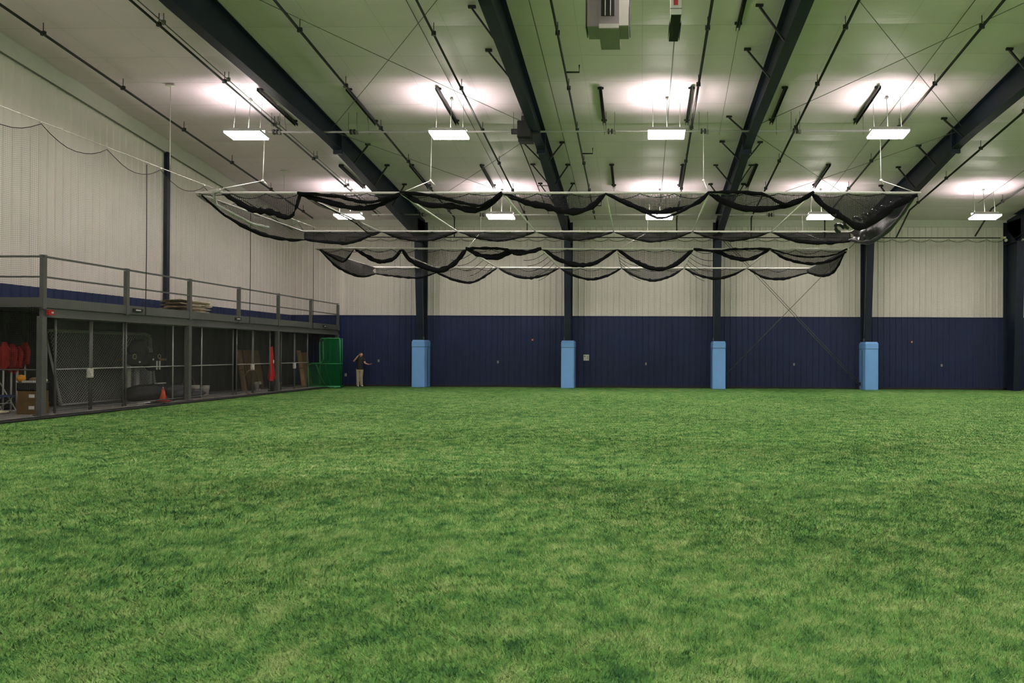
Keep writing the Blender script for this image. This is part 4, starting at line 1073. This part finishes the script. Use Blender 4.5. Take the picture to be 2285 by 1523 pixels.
# ------------------------------------------------------------------ person
PXx, PYy = -14.38, 36.0
t = thing('person', 'person in dark polo and khaki trousers, hand at ear, other arm held out', 'person', (PXx, PYy, 0))
def skin_obj(name, nodes, edges, m_, parent, sub=2):
    me = bpy.data.meshes.new(name); me.from_pydata([n[0] for n in nodes], edges, [])
    me.materials.append(m_)
    o = bpy.data.objects.new(name, me); COL.objects.link(o); o.parent = parent
    sm = o.modifiers.new('skin', 'SKIN'); sm.use_smooth_shade = True
    for i, n in enumerate(nodes):
        r = n[1]; me.skin_vertices[0].data[i].radius = r if isinstance(r, tuple) else (r, r)
    me.skin_vertices[0].data[0].use_root = True
    ss = o.modifiers.new('sub', 'SUBSURF'); ss.levels = sub; ss.render_levels = sub
    return o
# facing towards +x and a little to the viewer; local x right, -y to viewer
J = {'pel': (0, 0, .98), 'wst': (.01, 0, 1.12), 'cst': (.02, 0, 1.33), 'shl': (.02, 0, 1.46), 'nck': (.03, 0, 1.53), 'hd0': (.055, -.01, 1.585), 'hd1': (.062, -.01, 1.655), 'hd2': (.045, -.01, 1.73),
     'sR': (-.14, -.10, 1.44), 'eR': (-.25, -.20, 1.30), 'wR': (-.075, -.20, 1.52), 'hR': (-.020, -.165, 1.595),
     'sL': (.17, .04, 1.44), 'eL': (.28, -.04, 1.21), 'wL': (.50, -.14, 1.15), 'hL': (.585, -.17, 1.16),
     'h1': (-.09, -.02, .93), 'k1': (-.085, -.05, .52), 'a1': (-.10, .0, .10), 'f1': (-.03, -.12, .045),
     'h2': (.09, .02, .93), 'k2': (.085, -.03, .52), 'a2': (.075, .05, .10), 'f2': (.16, -.05, .045)}
R_ = {'pel': (.155, .12), 'wst': (.15, .115), 'cst': (.165, .12), 'shl': (.13, .09), 'nck': .056, 'hd0': .07, 'hd1': .098, 'hd2': .08, 'sR': .065, 'eR': .045, 'wR': .031, 'hR': .036, 'sL': .065, 'eL': .045, 'wL': .031, 'hL': .034,
      'h1': .10, 'k1': .062, 'a1': .042, 'f1': .036, 'h2': .10, 'k2': .062, 'a2': .042, 'f2': .036}
E_ = [('pel', 'wst'), ('wst', 'cst'), ('cst', 'shl'), ('shl', 'nck'), ('nck', 'hd0'), ('hd0', 'hd1'), ('hd1', 'hd2'), ('shl', 'sR'), ('sR', 'eR'), ('eR', 'wR'), ('wR', 'hR'), ('shl', 'sL'), ('sL', 'eL'), ('eL', 'wL'), ('wL', 'hL'),
      ('pel', 'h1'), ('h1', 'k1'), ('k1', 'a1'), ('a1', 'f1'), ('pel', 'h2'), ('h2', 'k2'), ('k2', 'a2'), ('a2', 'f2')]
def sub(keys, scale=1.0, over=None):
    ks = list(keys); nodes = []
    for k in ks:
        r = (over or {}).get(k, R_[k]); r = tuple(q*scale for q in r) if isinstance(r, tuple) else r*scale
        nodes.append((J[k], r))
    return nodes, [(ks.index(a), ks.index(b_)) for a, b_ in E_ if a in ks and b_ in ks]
# body incl. five fingers on each hand in the same surface
bk = list(J.keys()); nodes, edges = sub(bk, 1.0, {'pel': (.12, .09), 'wst': (.12, .09), 'cst': (.13, .095), 'shl': (.11, .075)})
def fingers(hand, wrist, side):
    h_ = Vector(J[hand]); d = (h_-Vector(J[wrist])).normalized()
    a = d.cross(side).normalized()
    for q, (off, ln) in enumerate(((-.028, .060), (-.009, .072), (.010, .068), (.028, .052))):
        p0 = h_+a*off+d*.02; p1 = p0+d*ln*.55; p2 = p1+d*ln*.5+side*.015
        i = len(nodes); nodes.extend([(tuple(p0), .011), (tuple(p1), .010), (tuple(p2), .008)])
        edges.extend([(bk.index(hand), i), (i, i+1), (i+1, i+2)])
    p0 = h_-a*.04-d*.015; p1 = p0-a*.03+d*.03
    i = len(nodes); nodes.extend([(tuple(p0), .012), (tuple(p1), .010)]); edges.extend([(bk.index(hand), i), (i, i+1)])
fingers('hR', 'wR', Vector((.7, .3, .2)).normalized()); fingers('hL', 'wL', Vector((0, .1, 1)).normalized())
skin_obj('body', nodes, edges, M_skin, t)
def loft(m, rings, n=20):
    vs = []
    for z, cx, cy, rx, ry in rings: vs += [(cx+rx*math.cos(2*PI*k/n), cy+ry*math.sin(2*PI*k/n), z) for k in range(n)]
    q = len(rings)
    m.add(vs, [(i*n+k, i*n+(k+1) % n, (i+1)*n+(k+1) % n, (i+1)*n+k) for i in range(q-1) for k in range(n)]+[tuple(range(n))[::-1], tuple((q-1)*n+k for k in range(n))], 0, True)
def cloth(m, name, m_, vox=.014):
    o = m.build(name, m_, t); o.location = (0, 0, 0)
    r = o.modifiers.new('remesh', 'REMESH'); r.mode = 'VOXEL'; r.voxel_size = vox; r.use_smooth_shade = True
    q = o.modifiers.new('smooth', 'SMOOTH'); q.iterations = 6; q.factor = .6
    return o
m = MB(); loft(m, [(.885, .0, 0, .196, .145), (.97, .0, 0, .190, .142), (1.10, .005, 0, .168, .13), (1.28, .015, 0, .182, .135), (1.40, .02, 0, .190, .125), (1.475, .02, 0, .165, .118), (1.515, .025, 0, .10, .10), (1.535, .03, 0, .075, .078)])
m.tube([Vector((-.155, -.105, 1.44)), Vector((-.08, -.06, 1.45)), Vector((0, 0, 1.46)), Vector((.17, .03, 1.445))], .112, 12)
sR, eR, sL, eL = (Vector(J[k]) for k in ('sR', 'eR', 'sL', 'eL'))
m.tube([sR+Vector((.05, .02, .01)), sR, sR.lerp(eR, .75)], .07, 12, rad=[.075, .078, .066]); m.tube([sL+Vector((-.05, 0, .01)), sL, sL.lerp(eL, .65)], .07, 12, rad=[.075, .078, .066])
cloth(m, 'polo_shirt', M_shirt)
m = MB(); loft(m, [(1.0, .0, 0, .158, .118), (.93, .0, 0, .170, .130), (.84, .0, 0, .172, .130), (.78, .0, 0, .155, .11)])
for h_, k_, a_ in (('h1', 'k1', 'a1'), ('h2', 'k2', 'a2')):
    H_, K_, A_ = (Vector(J[q]) for q in (h_, k_, a_))
    m.tube([H_, H_.lerp(K_, .5), K_, K_.lerp(A_, .5), A_+Vector((0, -.01, -.02))], .1, 14, rad=[.098, .092, .080, .075, .074])
cloth(m, 'trousers', M_pants)
for a, f in (('a1', 'f1'), ('a2', 'f2')):
    av, fv = Vector(J[a]), Vector(J[f]); mid = av.lerp(fv, .5)
    m = MB(); m.ball((0, 0, 0), 1, 12, 0, (.055, .14, .05)); sh = m.build('shoe', M_shoe); sh.parent = t
    sh.location = (mid.x, mid.y, .052); dd = fv-av; sh.rotation_euler[2] = math.atan2(dd.y, dd.x)-PI/2
m = MB()
hc = Vector((.05, -.005, 1.675))
m.grid(lambda u, v: hc+Vector((-.014+.088*math.cos(2*PI*u)*math.sin(v*1.35), .0+.088*math.sin(2*PI*u)*math.sin(v*1.35), .098*math.cos(v*1.35)+.0)), 18, 8)
m.build('hair', M_hair, t).location = (0, 0, 0)
m = MB(); m.ball((.156, -.035, 1.642), .014, 8, 0, (1.0, .7, 1.5)); m.build('nose', M_skin, t).location = (0, 0, 0)
for yy in (-.065, -.0):
    m = MB(); m.ball((.143, yy, 1.668), .008, 8); m.build('eye', M_face, t).location = (0, 0, 0)
m = MB(); m.ball((.145, -.035, 1.608), .016, 8, 0, (.5, 1, .35)); m.build('mouth', M_lip, t).location = (0, 0, 0)
m = MB(); m.ball((.045, -.108, 1.645), .022, 8, 0, (.8, .4, 1.2)); m.build('ear', M_skin, t).location = (0, 0, 0)
m = MB(); m.tube([(-.035, -.05, 1.535), (.04, -.085, 1.53), (.10, -.03, 1.525)], .013, 6); m.build('collar', M_graybag, t).location = (0, 0, 0)
m = MB(); m.cbox((PXx+.66, PYy-.19, 1.198), (.10, .05, .02)); m.tube([(PXx+.62, PYy-.19, 1.20), (PXx+.68, PYy-.2, 1.225)], .01, 5); tag(m.build('handheld_remote', M_graybag, None, (PXx+.66, PYy-.19, 1.2)), 'small gray remote held in the outstretched hand of the person', 'remote')

# ------------------------------------------------------------------ world and view
wd = bpy.data.worlds.new('world'); S.world = wd; wd.use_nodes = True
wd.node_tree.nodes['Background'].inputs[0].default_value = (.02, .02, .02, 1); wd.node_tree.nodes['Background'].inputs[1].default_value = 0
S.view_settings.view_transform = 'Standard'; S.view_settings.look = 'None'
S.view_settings.exposure = 0.1; S.view_settings.gamma = 1; S.view_settings.use_curve_mapping = False
